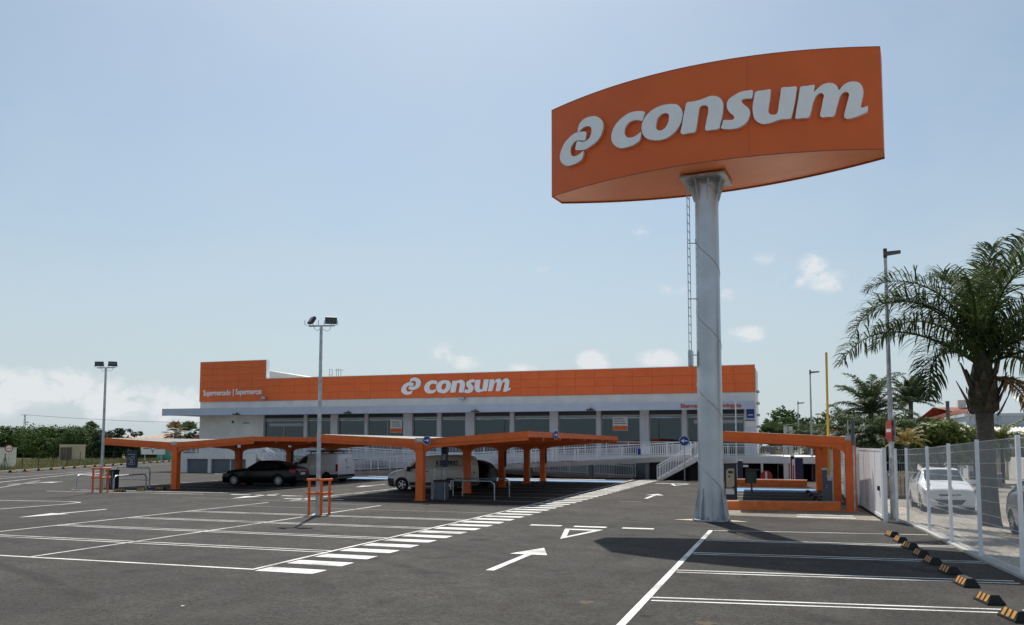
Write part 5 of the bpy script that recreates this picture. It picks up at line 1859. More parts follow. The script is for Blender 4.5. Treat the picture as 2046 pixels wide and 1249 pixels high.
def vehicle(name, label, cat, loc, rz, st, paint, wx, wr, kind, rim='alloy', nsp=10, plate=True):
    """Vehicle with its nose at local x = 0 pointing to -x."""
    r = thing(name, label, cat, loc, rz)
    b = Body(st)
    body = b.shell().build('body', paint, r, smooth=50, local=True)
    cut = MB()
    tr = b.par(wx[0])[6] - .10
    for x in wx:
        for sg in (-1, 1):
            cut.tube([(x, sg * .62, wr), (x, sg * 1.2, wr)], wr + .055, 24)
    co = cut.build('cutter', paint, r, local=True)
    md = body.modifiers.new('arches', 'BOOLEAN')
    md.object = co
    md.operation = 'DIFFERENCE'
    md.solver = 'EXACT'
    dg = bpy.context.evaluated_depsgraph_get()
    me = bpy.data.meshes.new_from_object(body.evaluated_get(dg))
    old = body.data
    body.modifiers.clear()
    if len(me.polygons) > 200:
        body.data = me
    bpy.data.objects.remove(co)
    for x in wx:
        for sg in (-1, 1):
            wheel(r, x, sg * (tr - .02), wr, sg, rim, nsp)
    G_ = 'car_glass'

    def glass(nm, cs, both=True, m=G_, off=.006, nx=8, nt=6):
        for sg in ((1, -1) if both else (1,)):
            q = MB()
            b.patch(q, cs, sg, nx, nt, off)
            q.build(nm, m, r, smooth=True, local=True)

    def full(nm, x0, x1, t0, m=G_, off=.006):
        q = MB()
        vs = []
        for i in range(9):
            x = x0 + (x1 - x0) * i / 8
            for j in range(-8, 9):
                t = 7 - abs(j) / 8 * (7 - t0)
                vs.append(b.S(x, t, 1 if j >= 0 else -1, off))
        q.add(vs, [(i * 17 + j, (i + 1) * 17 + j, (i + 1) * 17 + j + 1, i * 17 + j + 1) for i in range(8) for j in range(16)])
        q.build(nm, m, r, smooth=True, local=True)

    def seam(x, t0, t1, sg, w=.008):
        q = MB()
        b.patch(q, [(x - w, t0), (x + w, t0), (x + w, t1), (x - w, t1)], sg, 1, 8, .003)
        return q.build('door_seam', 'plastic_black', r, local=True)
    L = b.L
    if kind == 'sedan':
        full('windscreen', 1.58, 2.2, 5.25)
        full('rear_window', 3.45, 4.02, 5.3)
        glass('front_window', [(1.78, 4.12), (2.62, 4.12), (2.62, 4.88), (2.2, 4.88)])
        glass('rear_window_side', [(2.70, 4.12), (3.72, 4.12), (3.42, 4.86), (2.70, 4.88)])
        for sg in (1, -1):
            seam(1.62, 2.1, 4.0, sg)
            seam(2.66, 2.1, 4.05, sg)
            seam(3.45, 2.6, 4.05, sg)
            q = MB()
            b.patch(q, [(.03, 3.35), (.42, 3.6), (.40, 3.95), (.06, 3.95)], sg, 6, 3, .008)
            q.build('headlight', 'lamp_clear', r, local=True)
            q = MB()
            b.patch(q, [(4.3, 3.5), (4.62, 3.4), (4.62, 3.95), (4.25, 3.95)], sg, 6, 3, .008)
            q.build('tail_light', 'lamp_red', r, local=True)
        MB().box(4.665, 4.675, -.62, -.36, .72, .84).build('tail_light', 'lamp_red', r, local=True)
        MB().box(4.665, 4.675, .36, .62, .72, .84).build('tail_light', 'lamp_red', r, local=True)
        MB().box(4.668, 4.684, -.26, .26, .66, .78).build('number_plate', 'sign_white', r, local=True)
        MB().box(4.60, 4.70, -.74, .74, .36, .5).build('bumper', 'plastic_black', r, local=True)
        MB().box(4.66, 4.676, -.5, .5, .86, .89).build('chrome_strip', 'alloy', r, local=True)
        for sg in (1, -1):
            MB().rbox((1.85, sg * .98, 1.0), (.12, .2, .13), 0, .03).build('mirror', paint, r, local=True)
    elif kind == 'van':
        full('windscreen', 1.05, 1.72, 5.25)
        glass('front_window', [(1.15, 4.15), (2.02, 4.12), (2.02, 4.82), (1.62, 4.82)])
        for sg in (1, -1):
            seam(1.12, 2.1, 4.1, sg)
            seam(2.12, 2.1, 5.0, sg)
            seam(3.05, 2.1, 5.0, sg)
            q = MB()
            b.patch(q, [(.10, 3.35), (.5, 3.6), (.55, 4.05), (.14, 3.95)], sg, 6, 3, .008)
            q.build('headlight', 'lamp_clear', r, local=True)
            q = MB()
            b.patch(q, [(.0, 1.3), (.5, 1.3), (.42, 3.1), (.0, 3.3)], sg, 6, 6, .010)
            q.build('bumper', 'plastic_black', r, local=True)
            q = MB()
            b.patch(q, [(1.3, 2.0), (3.0, 2.0), (3.0, 2.55), (1.3, 2.55)], sg, 6, 3, .012)
            q.build('side_moulding', 'plastic_black', r, local=True)
            q = MB()
            b.patch(q, [(3.75, 1.5), (4.40, 1.4), (4.40, 2.7), (3.85, 2.7)], sg, 6, 5, .012)
            q.build('bumper_corner', 'plastic_black', r, local=True)
            q = MB()
            b.patch(q, [(4.26, 3.15), (4.41, 3.1), (4.40, 4.0), (4.26, 4.05)], sg, 4, 5, .012)
            q.build('tail_light', 'lamp_red', r, local=True)
            MB().rbox((1.3, sg * 1.02, 1.12), (.14, .22, .24), 0, .04).build('mirror', 'plastic_black', r, local=True)
            MB().box(2.18, 2.34, sg * .915 - .012, sg * .915 + .012, .98, 1.02).build('handle', 'plastic_black', r, local=True)
        MB().box(4.38, 4.50, -.78, .78, .36, .52).build('rear_bumper', 'plastic_black', r, local=True)
        MB().box(4.421, 4.432, -.30, .30, .60, .74).build('number_plate', 'sign_white', r, local=True)
        MB().box(4.421, 4.427, -.006, .006, .56, 1.5).build('door_seam', 'plastic_black', r, local=True)
        MB().box(4.421, 4.44, .06, .24, .92, .97).build('door_handle', 'plastic_black', r, local=True)
        MB().box(4.421, 4.438, -.12, -.02, 1.35, 1.41).build('emblem', 'plastic_black', r, local=True)
    else:
        full('windscreen', 1.2, 1.82, 5.2)
        full('rear_window', 3.25, 3.68, 5.3)
        glass('front_window', [(1.42, 4.12), (2.2, 4.12), (2.2, 4.86), (1.85, 4.86)])
        glass('rear_window_side', [(2.28, 4.12), (3.25, 4.12), (3.1, 4.84), (2.28, 4.86)])
        for sg in (1, -1):
            seam(1.25, 2.1, 4.0, sg)
            seam(2.24, 2.1, 4.05, sg)
            q = MB()
            b.patch(q, [(.04, 3.45), (.5, 3.7), (.58, 4.1), (.08, 4.0)], sg, 6, 3, .008)
            q.build('headlight', 'lamp_clear', r, local=True)
            MB().disc((.09, sg * .58, .48), (1, 0, 0), .07, .08, 14).build('fog_lamp', 'lamp_clear', r, local=True)
            MB().rbox((1.42, sg * .98, 1.05), (.12, .22, .15), 0, .03).build('mirror', paint, r, local=True)
        MB().box(-.012, .05, -.34, .34, .60, .66).build('upper_grille', 'plastic_black', r, local=True)
        q = MB()
        q.add([(-.02, y, z) for y, z in ((-.5, .47), (.5, .47), (.34, .30), (-.34, .30))] + [(.03, y, z) for y, z in ((-.5, .47), (.5, .47), (.34, .30), (-.34, .30))], [(0, 1, 2, 3), (0, 1, 5, 4), (1, 2, 6, 5), (2, 3, 7, 6), (3, 0, 4, 7)])
        q.build('lower_intake', 'plastic_black', r, local=True)
        MB().box(-.03, -.013, -.26, .26, .50, .60).build('number_plate', 'sign_white', r, local=True)
        q = MB()
        for z in (.685, .725):
            q.bar((-.0, -.12, z - .03), (-.012, 0, z), .02, .018)
            q.bar((-.012, 0, z), (-.0, .12, z - .03), .02, .018)
        q.build('emblem', 'alloy', r, local=True)
    return r


# local x axis (nose to tail) points to +X for vehicles nosed towards -X
vehicle('parked_car', 'black saloon parked nose-left in the shade of the left carport', 'car', (-31.0, 40.4, 0), RAD(6), SEDAN, 'car_black', (.86, 3.62), .33, 'sedan', 'alloy', 10)
v1 = vehicle('parked_van', 'white panel van with roof rack seen from behind beyond the black saloon', 'van', (-30.75, 46.2, 0), RAD(-6), VAN, 'car_white', (.88, 3.55), .32, 'van', 'plastic_black', 8)
for x in (2.15, 2.95, 3.75):
    MB().bar((x, -.66, 1.90), (x, .66, 1.90), .04).build('rack_bar', 'plastic_black', v1, local=True)
    for sg in (-1, 1):
        MB().bar((x, sg * .62, 1.72), (x, sg * .62, 1.89), .05).build('rack_foot', 'plastic_black', v1, local=True)
for y in (-.5, .5):
    MB().tube([(1.7, y, 1.945), (4.2, y, 1.945)], .03, 6).build('rack_tube', 'plastic_black', v1, local=True)
MB().tube([(2.0, .1, 1.98), (4.1, .1, 1.98)], .055, 8).build('pipe_carrier', 'lamp_clear', v1, local=True)
v2 = vehicle('parked_van', 'cream panel van with dark lettering parked nose-left under the middle carport', 'van', (-19.75, 39.1, 0), RAD(2), VAN, 'car_cream', (.88, 3.5), .33, 'van', 'alloy', 5)
# lettering on the flank that faces the camera
bv = Body(VAN)
for body, x0, w in (('R', 2.72, .16), ('E', 2.91, .13), ('FRIO', 3.36, .54)):
    cu = bpy.data.curves.new('lettering', 'FONT')
    cu.body = body
    cu.size = .31
    cu.offset = .012
    to = bpy.data.objects.new('lettering', cu)
    COL.objects.link(to)
    me = bpy.data.meshes.new_from_object(to.evaluated_get(bpy.context.evaluated_depsgraph_get()))
    bpy.data.objects.remove(to)
    wmax = max(v.co.x for v in me.vertices)
    for v in me.vertices:
        x = x0 + v.co.x / wmax * w
        z = 1.33 + v.co.y
        lo_, hi_ = 4.0, 5.0
        for _ in range(20):
            t = (lo_ + hi_) / 2
            if bv.S(x, t, -1).z < z:
                lo_ = t
            else:
                hi_ = t
        v.co = bv.S(x, t, -1, .012)
    me.name = 'lettering'
    me.materials.clear()
    me.materials.append(MATS['plastic_black'])
    link('lettering', me, v2)
vehicle('parked_car', 'dark car half hidden behind the cream van under the middle carport', 'car', (-19.6, 43.0, 0), RAD(2), HATCH, 'car_black', (.78, 3.2), .31, 'hatch', 'alloy', 8)
vehicle('parked_car', 'white hatchback facing the camera on the street behind the mesh fence', 'car', (5.2, 32.4, -.01), RAD(90), HATCH, 'car_white', (.78, 3.2), .31, 'hatch', 'alloy', 8)
vehicle('parked_car', 'grey car cut by the right picture edge behind the mesh fence', 'car', (6.4, 22.3, -.01), RAD(90), HATCH, 'car_grey', (.78, 3.2), .31, 'hatch', 'alloy', 8)
vehicle('parked_car', 'green car parked on the street beyond the white hatchback', 'car', (4.9, 43.5, -.01), RAD(90), HATCH, 'car_green', (.78, 3.2), .31, 'hatch', 'alloy', 8)

# ------------------------------------------------------------------ vegetation


def crown_mesh(cs, n, leaf, seed):
    """Leaf-sized faces spread through clumps; cs = list of (centre, radius)."""
    rnd = random.Random(seed)
    q = MB()
    tot = sum(r ** 2.2 for _, r in cs)
    for c, r in cs:
        m = int(n * r ** 2.2 / tot)
        for _ in range(m):
            d = Vector((rnd.gauss(0, 1), rnd.gauss(0, 1), rnd.gauss(0, 1))).normalized()
            rr = r * (0.45 + .62 * rnd.random() ** .6)
            p = Vector(c) + Vector((d.x * rr, d.y * rr, d.z * rr * .8))
            a = Vector((rnd.gauss(0, 1), rnd.gauss(0, 1), rnd.gauss(0, .6))).normalized()
            b = a.cross(d + Vector((0, 0, .3)))
            if b.length < .1:
                continue
            b.normalize()
            l = leaf * (.6 + .9 * rnd.random())
            w = l * .45
            q.v += [tuple(p - a * l), tuple(p + b * w), tuple(p + a * l), tuple(p - b * w)]
            k = len(q.v)
            q.f.append((k - 4, k - 3, k - 2, k - 1))
    return q


def tree(name, label, x, y, h, rad, seed, m='leaf_tree', n=5000, leaf=.16, group=None, low=.25):
    rnd = random.Random(seed)
    t = thing(name, label, 'tree', (x, y, 0), 0, group)
    top = h * .55
    q = MB()
    q.tube([(x, y, -.1), (x + .1, y, top * .5), (x + .05, y + .1, top)], [.16 * rad / 2.2, .12 * rad / 2.2, .06], 8)
    cs = []
    for i in range(16):
        a = rnd.random() * 6.283
        rr = rad * math.sqrt(rnd.random()) * .85
        z = h * (low + (1 - low) * rnd.random() ** .8)
        z = min(z, h * (1 - .32 * (rr / rad) ** 2)) - rad * .12
        r = rad * rnd.uniform(.26, .5)
        c = (x + rr * math.cos(a), y + rr * math.sin(a), max(z, r * .7))
        cs.append((c, r))
        q.tube([(x, y, top * .45), ((x + c[0]) / 2, (y + c[1]) / 2, (top * .6 + c[2]) / 2), c], [.06, .04, .015], 5)
    for i in range(9):
        a = rnd.random() * 6.283
        rr = rad * rnd.uniform(.1, .9)
        cs.append(((x + rr * math.cos(a), y + rr * math.sin(a), h * (1 - .25 * (rr / rad) ** 2) - .1 + rnd.random() * .35), rad * rnd.uniform(.08, .16)))
    q.build('trunk', 'bark', t)
    crown_mesh(cs, n, leaf, seed).build('crown', m, t, recalc=False)
    return t


def frond(par, base, az, el, L, droop, nleaf, ll, m, name='frond', seed=0, twist=.5, curl=0.0, wl_=.022):
    """Feather palm leaf: arched rachis with drooping leaflets on both sides."""
    rnd = random.Random(seed)
    q = MB()
    pts = []
    p = Vector(base)
    N = 22
    e = el
    a = az
    for i in range(N + 1):
        pts.append(p.copy())
        d = Vector((math.cos(a) * math.cos(e), math.sin(a) * math.cos(e), math.sin(e)))
        p = p + d * (L / N)
        e -= droop / N * (0.35 + 1.3 * i / N)
        a += curl / N
    q.tube(pts, [.045 * (1 - i / N) + .006 for i in range(N + 1)], 5)
    for i in range(nleaf):
        f = .10 + .88 * i / nleaf
        j = f * N
        k = min(int(j), N - 1)
        pos = pts[k].lerp(pts[k + 1], j - k)
        d = (pts[k + 1] - pts[k]).normalized()
        s = d.cross(Vector((0, 0, 1)))
        s = s.normalized() if s.length > .05 else Vector((math.sin(az), -math.cos(az), 0))
        u = s.cross(d)
        ln = ll * (math.sin(math.pi * (f * .82 + .14)) ** .7) * rnd.uniform(.85, 1.12)
        for sg in (-1, 1):
            rise = rnd.uniform(-.5, 1.0) * twist + .15
            v = (d * rnd.uniform(.45, .75) + s * sg * (.9 - .35 * (twist > .9)) + u * rise).normalized()
            w = (v.cross(u)).normalized() * wl_
            t1 = pos + v * ln * .45
            v2 = (v + Vector((0, 0, -.35 - .45 * rnd.random()))).normalized()
            t2 = t1 + v2 * ln * .35
            v3 = (v2 + Vector((0, 0, -.5 - .6 * rnd.random()))).normalized()
            t3 = t2 + v3 * ln * .28
            o = len(q.v)
            q.v += [tuple(pos - w * .5), tuple(pos + w * .5), tuple(t1 + w), tuple(t1 - w), tuple(t2 + w * .8), tuple(t2 - w * .8), tuple(t3)]
            q.f += [(o, o + 1, o + 2, o + 3), (o + 3, o + 2, o + 4, o + 5), (o + 5, o + 4, o + 6)]
    return q.build(name, m, par, recalc=False)


# big feather palm on the pavement
BX, BY = 5.5, 27.8
bp_ = thing('palm_tree', 'big feather palm with thick grey trunk behind the mesh fence at right', 'palm', (BX, BY, 0))
q = MB()
zs = [0, .15, .6, 1.2, 1.9, 2.6, 3.2, 3.5]
q.tube([(BX, BY, -.05)] + [(BX - .012 * z, BY, z) for z in zs[1:]], [.33, .29, .26, .245, .235, .23, .235, .24], 22)
tr_ = q.build('trunk', 'palm_trunk', bp_, smooth=True)
q = MB()
q.tube([(BX - .04, BY, 3.15), (BX - .04, BY, 3.4), (BX - .05, BY, 3.9), (BX - .05, BY, 4.3), (BX - .06, BY, 4.75), (BX - .06, BY, 5.3)], [.245, .39, .41, .35, .26, .15], 14)
q.build('leaf_base_collar', 'palm_fibre', bp_, smooth=True)
rnd = random.Random(5)
for i in range(20):
    a = i * 2.4
    z = 3.35 + i * .065
    c = Vector((BX - .05 + .34 * math.cos(a), BY + .34 * math.sin(a), z))
    ln = rnd.uniform(.2, .5) if i % 4 else .75
    o = c + Vector((math.cos(a) * ln * .55, math.sin(a) * ln * .55, ln * .9))
    w = Vector((-math.sin(a), math.cos(a), 0)) * .09
    q = MB()
    q.add([c - w * 1.2 - Vector((0, 0, .12)), c + w * 1.2 - Vector((0, 0, .12)), o + w * .45, o - w * .3, c - w + Vector((math.cos(a), math.sin(a), 0)) * .1, c + w + Vector((math.cos(a), math.sin(a), 0)) * .1],
          [(0, 1, 2, 3), (0, 4, 5, 1), (4, 3, 2, 5)])
    q.build('leaf_boot', 'palm_boot', bp_)
q = MB()
rnd = random.Random(9)
for i in range(1100):
    a = rnd.random() * 6.283
    z = rnd.uniform(3.1, 4.6)
    c = Vector((BX - .05 + .41 * math.cos(a), BY + .41 * math.sin(a), z))
    v = Vector((math.cos(a) * rnd.uniform(-.1, .5) - .4 * math.sin(a) * rnd.gauss(0, 1), math.sin(a) * .3 + .4 * math.cos(a) * rnd.gauss(0, 1), rnd.uniform(-.9, .5))) * rnd.uniform(.08, .26)
    w = Vector((-math.sin(a), math.cos(a), 0)) * .007
    q.add([c - w, c + w, c + v], [(0, 1, 2)])
o = q.build('fibre', 'palm_fibre', bp_, recalc=False)
o['kind'] = 'stuff'
IMR = Vector((math.cos(YAW), math.sin(YAW)))            # screen-right direction on the ground
A0 = YAW
TOP = (BX - .06, BY, 4.7)
# (azimuth from picture-right, elevation, length, droop)
FR = [(183, 34, 5.35, 1.75), (178, 66, 5.3, 2.75), (200, 30, 3.5, 2.7), (166, 80, 4.9, 2.2), (150, 74, 4.6, 2.5), (100, 80, 4.9, 1.6), (-80, 78, 4.7, 1.8),
      (40, 82, 5.4, 1.3), (18, 78, 5.9, 1.1), (0, 66, 5.3, 2.3), (-15, 52, 5.0, 2.4), (12, 40, 4.9, 2.3), (-38, 62, 4.7, 2.6), (-25, 26, 4.5, 2.0), (30, 22, 4.4, 1.9), (230, 76, 4.5, 2.4), (120, 60, 4.6, 2.4), (60, 60, 4.8, 2.2), (-60, 45, 4.2, 2.5), (5, 56, 5.0, 2.6)]
for i, (az, el, L, dr) in enumerate(FR):
    frond(bp_, TOP, A0 + RAD(az), RAD(el), L, dr, 104, .95, 'leaf_palm', 'frond', 100 + i, 1.0, rnd.uniform(-.4, .4), .023)
for i, (az, el, L, dr) in enumerate(((-15, 5, 2.0, 2.3), (15, -2, 2.2, 2.0), (-50, 0, 1.6, 2.2))):
    frond(bp_, (BX + .1, BY, 4.35), A0 + RAD(az), RAD(el), L, dr, 34, .55, 'leaf_dead', 'dead_frond', 200 + i, .3, 0, .026)


def small_palm(label, x, y, ht, L, nf, m, seed, el0=70, trunk=.16, nl=34, ll=.45, droop=1.7, group='palms along the street', wl_=.03):
    t = thing('palm_tree', label, 'palm', (x, y, 0), 0, group)
    q = MB()
    q.tube([(x, y, -.05), (x + .05, y, ht * .5), (x, y, ht)], [trunk * 1.2, trunk, trunk * .9], 10)
    q.build('trunk', 'palm_trunk', t, smooth=True)
    rn = random.Random(seed)
    for i in range(nf):
        az = i * 2.399 + rn.uniform(-.2, .2)
        el = RAD(el0 - 85 * (i / nf) ** 1.1 * 1.0 + rn.uniform(-8, 8))
        frond(t, (x, y, ht), az, el, L * rn.uniform(.85, 1.1), droop * rn.uniform(.8, 1.2), nl, ll, m, 'frond', seed * 50 + i, .5, 0, wl_)
    return t


def fan_palm(label, x, y, ht, R, nf, m, seed, dead=0, trunk=.2, group=None):
    t = thing('fan_palm', label, 'palm', (x, y, 0), 0, group)
    MB().tube([(x, y, -.05), (x, y, ht)], [trunk * 1.2, trunk], 10).build('trunk', 'palm_trunk', t, smooth=True)
    rn = random.Random(seed)
    for i in range(nf):
        az = i * 2.399
        el = RAD(80 - 120 * i / nf + rn.uniform(-8, 8))
        d = Vector((math.cos(az) * math.cos(el), math.sin(az) * math.cos(el), math.sin(el)))
        c = Vector((x, y, ht)) + d * R * .5
        q = MB()
        q.tube([(x, y, ht), c], .02, 4)
        s = d.cross(Vector((0, 0, 1))).normalized()
        u = s.cross(d)
        for j in range(15):
            b = (j - 7) / 7 * 1.35
            v = (d * math.cos(b) + s * math.sin(b)).normalized()
            w = (s * math.cos(b) - d * math.sin(b)) * .035 * R
            l = R * .62 * (1 - .25 * abs(b) / 1.4)
            p1 = c + v * l * .6 + u * .02
            p2 = c + v * l + Vector((0, 0, -.18 * R * rn.uniform(.4, 1.2)))
            q.add([c, p1 - w, p2, p1 + w], [(0, 1, 2, 3)])
        q.build('leaf', 'leaf_dead' if i >= nf - dead else m, t, recalc=False)
    return t


# right background greenery
def atyx(px, Y):
    return atY(px, 880, Y).x


fan_palm('bushy fan palm right behind the supermarket corner', atyx(1545, 80), 80, 2.6, 2.2, 34, 'leaf_palm_far', 31, 8, .25, 'palms behind the supermarket')
small_palm('small feather palm between the white pillars and the yellow arm', atyx(1612, 72), 72, 3.1, 2.2, 20, 'leaf_palm_far', 32)
small_palm('wide low feather palm just right of the yellow barrier arm', atyx(1700, 58), 58, 2.9, 2.9, 30, 'leaf_palm_far', 33, 75, .16, 44, .5)
small_palm('tall slender feather palm left of the street lamp', atyx(1742, 52), 52, 4.2, 3.0, 26, 'leaf_palm_far', 34, 86, .15, 44, .55, 1.4)
small_palm('dark feather palm behind the no entry sign', atyx(1760, 47), 47, 2.6, 2.3, 30, 'leaf_palm_far', 36, 70, .16, 40, .5)
small_palm('date palm with round crown in front of the tiled roof', atyx(1822, 74), 74, 5.9, 2.5, 44, 'leaf_palm_far', 35, 85, .22, 44, .42, 1.0)
small_palm('low bright palm behind the wall left of the trunk', atyx(1945, 56), 56, 2.7, 2.0, 16, 'leaf_lime', 37, 70, .12, 30, .4)
small_palm('low bright palm behind the wall right of the trunk', atyx(2000, 56), 56, 2.6, 2.0, 16, 'leaf_lime', 38, 70, .12, 30, .4)
small_palm('low palm at the foot of the fan palm by the terrace', atyx(1650, 66), 66, 2.3, 2.2, 24, 'leaf_palm_far', 39, 70, .16, 36, .45)
t = tree('garden_tree', 'wide drooping tree over the garden wall below the tiled roof', atyx(1873, 50), 50, 3.75, 1.75, 41, 'leaf_lime', 6500, .13, None, .5)
tree('garden_tree', 'green tree over the wall between the lamp and the wide tree', atyx(1825, 58), 58, 4.0, 1.6, 42, 'leaf_palm_far', 3500, .14, None, .3)
yt = thing('dry_palm', 'small straw-coloured dry palm tuft behind the fence', 'palm', (atyx(1812, 44), 44, 0))
q = MB().tube([(atyx(1812, 44), 44, 0), (atyx(1812, 44), 44, 2.3)], .1, 8).build('trunk', 'palm_trunk', yt)
for i in range(18):
    frond(yt, (atyx(1812, 44), 44, 2.4), i * 2.4, RAD(85 - 4 * i), 1.15, 1.5, 18, .25, 'leaf_yellow', 'frond', 900 + i, .5, 0, .02)
for i in range(7):
    xx = 13.9 + random.uniform(0, 2)
    yy = 46 + i * 7.5
    tree('hedge_shrub', '%s dark shrub behind the beige street wall, counted from the right' % ORDN[i], xx, yy, 2.6 + random.random() * .7, 1.5, 60 + i, 'leaf_palm_far', 1400, .15, 'shrubs behind the street wall', .2)
for i in range(6):
    tree('far_tree', '%s tree of the far green row beyond the end of the street' % ORDN[i], -1 + i * 3.0, 108 + 3 * (i % 2), 5.6 + random.random(), 2.6, 80 + i, 'leaf_tree', 1500, .26, 'trees at the far end of the street', .1)

# left background: row of trees behind the dry field
LT = [(-30, 858, 3.2), (28, 858, 3.2), (78, 862, 3.0), (112, 858, 3.1), (150, 861, 2.9), (185, 868, 2.6)]
for i, (px, py, rad) in enumerate(LT):
    Yd = 106 + 4 * (i % 3)
    p = atY(px, py, Yd)
    rad *= 1.12
    tree('orchard_tree', '%s tree from the left in the dense green row behind the dry field' % ORDN[i], p.x, Yd, p.z + .15, rad * 1.55, 300 + i, 'leaf_tree', 8500, .22, 'green trees behind the dry field', .12)
for i, (px, py, rad, Yd) in enumerate(((50, 872, 3.6, 118), (95, 874, 3.6, 122), (165, 876, 3.6, 120), (5, 872, 3.6, 121))):
    p = atY(px, py, Yd)
    tree('orchard_tree', '%s tree from the left in the hidden second row behind the dry field' % ORDN[[1, 2, 3, 0][i]], p.x, Yd, p.z + .3, rad * 1.5, 330 + i, 'leaf_tree', 4000, .24, 'second row of trees behind the dry field', .05)
p = atY(243, 862, 108)
tree('round_tree', 'dark round tree in front of the tan roofed house at left', p.x, 108, p.z + .2, 3.9, 350, 'leaf_dark', 9000, .2, None, .15)
p = atY(212, 880, 106)
tree('round_tree', 'dark shrubby tree left of the dark round tree', p.x, 106, p.z + .3, 2.8, 351, 'leaf_dark', 4000, .2, None, .05)
p = atY(285, 890, 107)
tree('round_tree', 'low dark shrub right of the dark round tree', p.x, 107, 2.9, 2.6, 352, 'leaf_dark', 3500, .2, None, .05)
for i, (px, py, lab) in enumerate(((182, 858, 'leftmost of three small fan palms above the green row'), (174, 862, 'shorter fan palm left of the palm pair above the green row'), (190, 860, 'fan palm nearest the lamp pole above the green row'))):
    p = atY(px, py, 150)
    fan_palm(lab if i else 'middle and tallest fan palm above the green row', p.x, 150, p.z, 2.2 if i == 0 else 1.7, 18, 'leaf_palm_far', 360 + i, 4, .3, 'small palms above the green row')
p = atY(351, 866, 120)
fan_palm('brown fan palm left of the supermarket wall', p.x, 120, p.z, 2.5, 22, 'leaf_dead', 371, 14, .3, 'palms left of the supermarket')
p = atY(378, 868, 116)
fan_palm('green fan palm closest to the supermarket wall', p.x, 116, p.z, 2.6, 22, 'leaf_palm_far', 372, 2, .3, 'palms left of the supermarket')
p = atY(390, 880, 112)
tree('round_tree', 'small green shrub between the green fan palm and the supermarket', p.x, 112, 4.2, 1.6, 373, 'leaf_dark', 1500, .2, None, .1)

# dry grass along the kerb and fence
rnd = random.Random(77)
q = MB()
for i in range(26000):
    t = rnd.uniform(-22, 62)
    off = .5 + rnd.random() ** 1.5 * 24
    p = kerb(t, off)
    h = rnd.uniform(.12, .42) * (1.25 if mnoise.noise(Vector((p.x * .25, p.y * .25, 0))) > 0 else .7)
    a = rnd.random() * 6.283
    w = .035
    dx, dy = math.cos(a) * w, math.sin(a) * w
    lx_, ly_ = rnd.gauss(0, .12), rnd.gauss(0, .12)
    q.v += [(p.x - dx, p.y - dy, -.02), (p.x + dx, p.y + dy, -.02), (p.x + lx_, p.y + ly_, h)]
    k = len(q.v)
    q.f.append((k - 3, k - 2, k - 1))
gr = q.build('dry_grass', 'grass_dry', None, recalc=False)
gr['kind'] = 'stuff'
gr['label'] = 'tall dry straw-coloured grass in the field behind the wire fence'

# ------------------------------------------------------------------ background structures
wf_ = thing('wire_fence', 'thin wire fence with dark posts along the dry field', 'fence', tuple(kerb(0, .7)))
for i in range(22):
    p = kerb(-7 + i * 3.1, .75)
    MB().tube([(p.x, p.y, 0), (p.x, p.y, 1.55)], .035, 6).build('post', 'dark_metal', wf_)
    if i in (3, 13):
        for sg in (-1, 1):
            e = p + KD * sg * .8
            MB().tube([(p.x, p.y, 1.3), (e.x, e.y, 0)], .025, 5).build('stay', 'dark_metal', wf_)
q = MB()
for z in (.3, .7, 1.1, 1.5):
    q.bar(kerb(-7, .75, z), kerb(60, .75, z), .008)
q.build('wire', 'dark_metal', wf_)
sh = thing('field_shed', 'small flat-roofed tan shed in front of the green tree row', 'shed', (-104, 96.5, 0))
p0, p1, p2 = G(118, 921), G(143, 921), G(159, 920)
S0 = Vector((p0.x, p0.y, 0))
S1 = S0 + Vector((1.7, .7, 0))
S2 = S1 + Vector((1.0, 1.2, 0))
q = MB()
q.prism([S0, S1, S2, S0 + (S2 - S1)], (0, 0, 2.15))
q.build('wall', 'wall_ochre', sh)
q = MB()
up = Vector((0, 0, 2.16))
c = (S0 + S2) / 2
q.prism([c + (v - c) * 1.05 + up for v in (S0, S1, S2, S0 + (S2 - S1))], (0, 0, .14))
q.build('roof', 'roof_sheet', sh)
q = MB()
d = (S1 - S0)
nn = Vector((d.y, -d.x, 0)).normalized() * .02
for a, b in ((.08, .5), (.54, .92)):
    q.prism([S0 + d * a + nn, S0 + d * b + nn, S0 + d * b + nn + Vector((0, 0, 1.9)), S0 + d * a + nn + Vector((0, 0, 1.9))], nn)
q.build('door', 'bark', sh)


def house(name, label, x0, x1, y, depth, h, rh, wm, rm, nwin=3, hip=True, group=None):
    t = thing(name, label, 'house', ((x0 + x1) / 2, y, 0), 0, group)
    MB().box(x0, x1, y, y + depth, -.1, h).build('wall', wm, t)
    q = MB()
    o = .4
    i_ = depth * .5 if hip else 0
    q.add([(x0 - o, y - o, h), (x1 + o, y - o, h), (x1 + o, y + depth + o, h), (x0 - o, y + depth + o, h), (x0 + i_, y + depth / 2, h + rh), (x1 - i_, y + depth / 2, h + rh)],
          [(0, 1, 5, 4), (1, 2, 5), (2, 3, 4, 5), (3, 0, 4), (3, 2, 1, 0)])
    ro = q.build('roof', rm, t)
    cx_ = x0 + (x1 - x0) * .62
    MB().box(cx_, cx_ + .7, y + depth * .45, y + depth * .55, h + rh * .6, h + rh + .7).build('chimney', wm, ro)
    for k in range(nwin):
        wx = x0 + (x1 - x0) * (k + .5) / nwin
        w = MB().box(wx - .5, wx + .5, y - .03, y - .002, h * .35, h * .8).build('window', 'slate', t)
        MB().box(wx - .6, wx + .6, y - .12, y - .031, h * .35 - .1, h * .35).build('sill', wm, w)
    return t


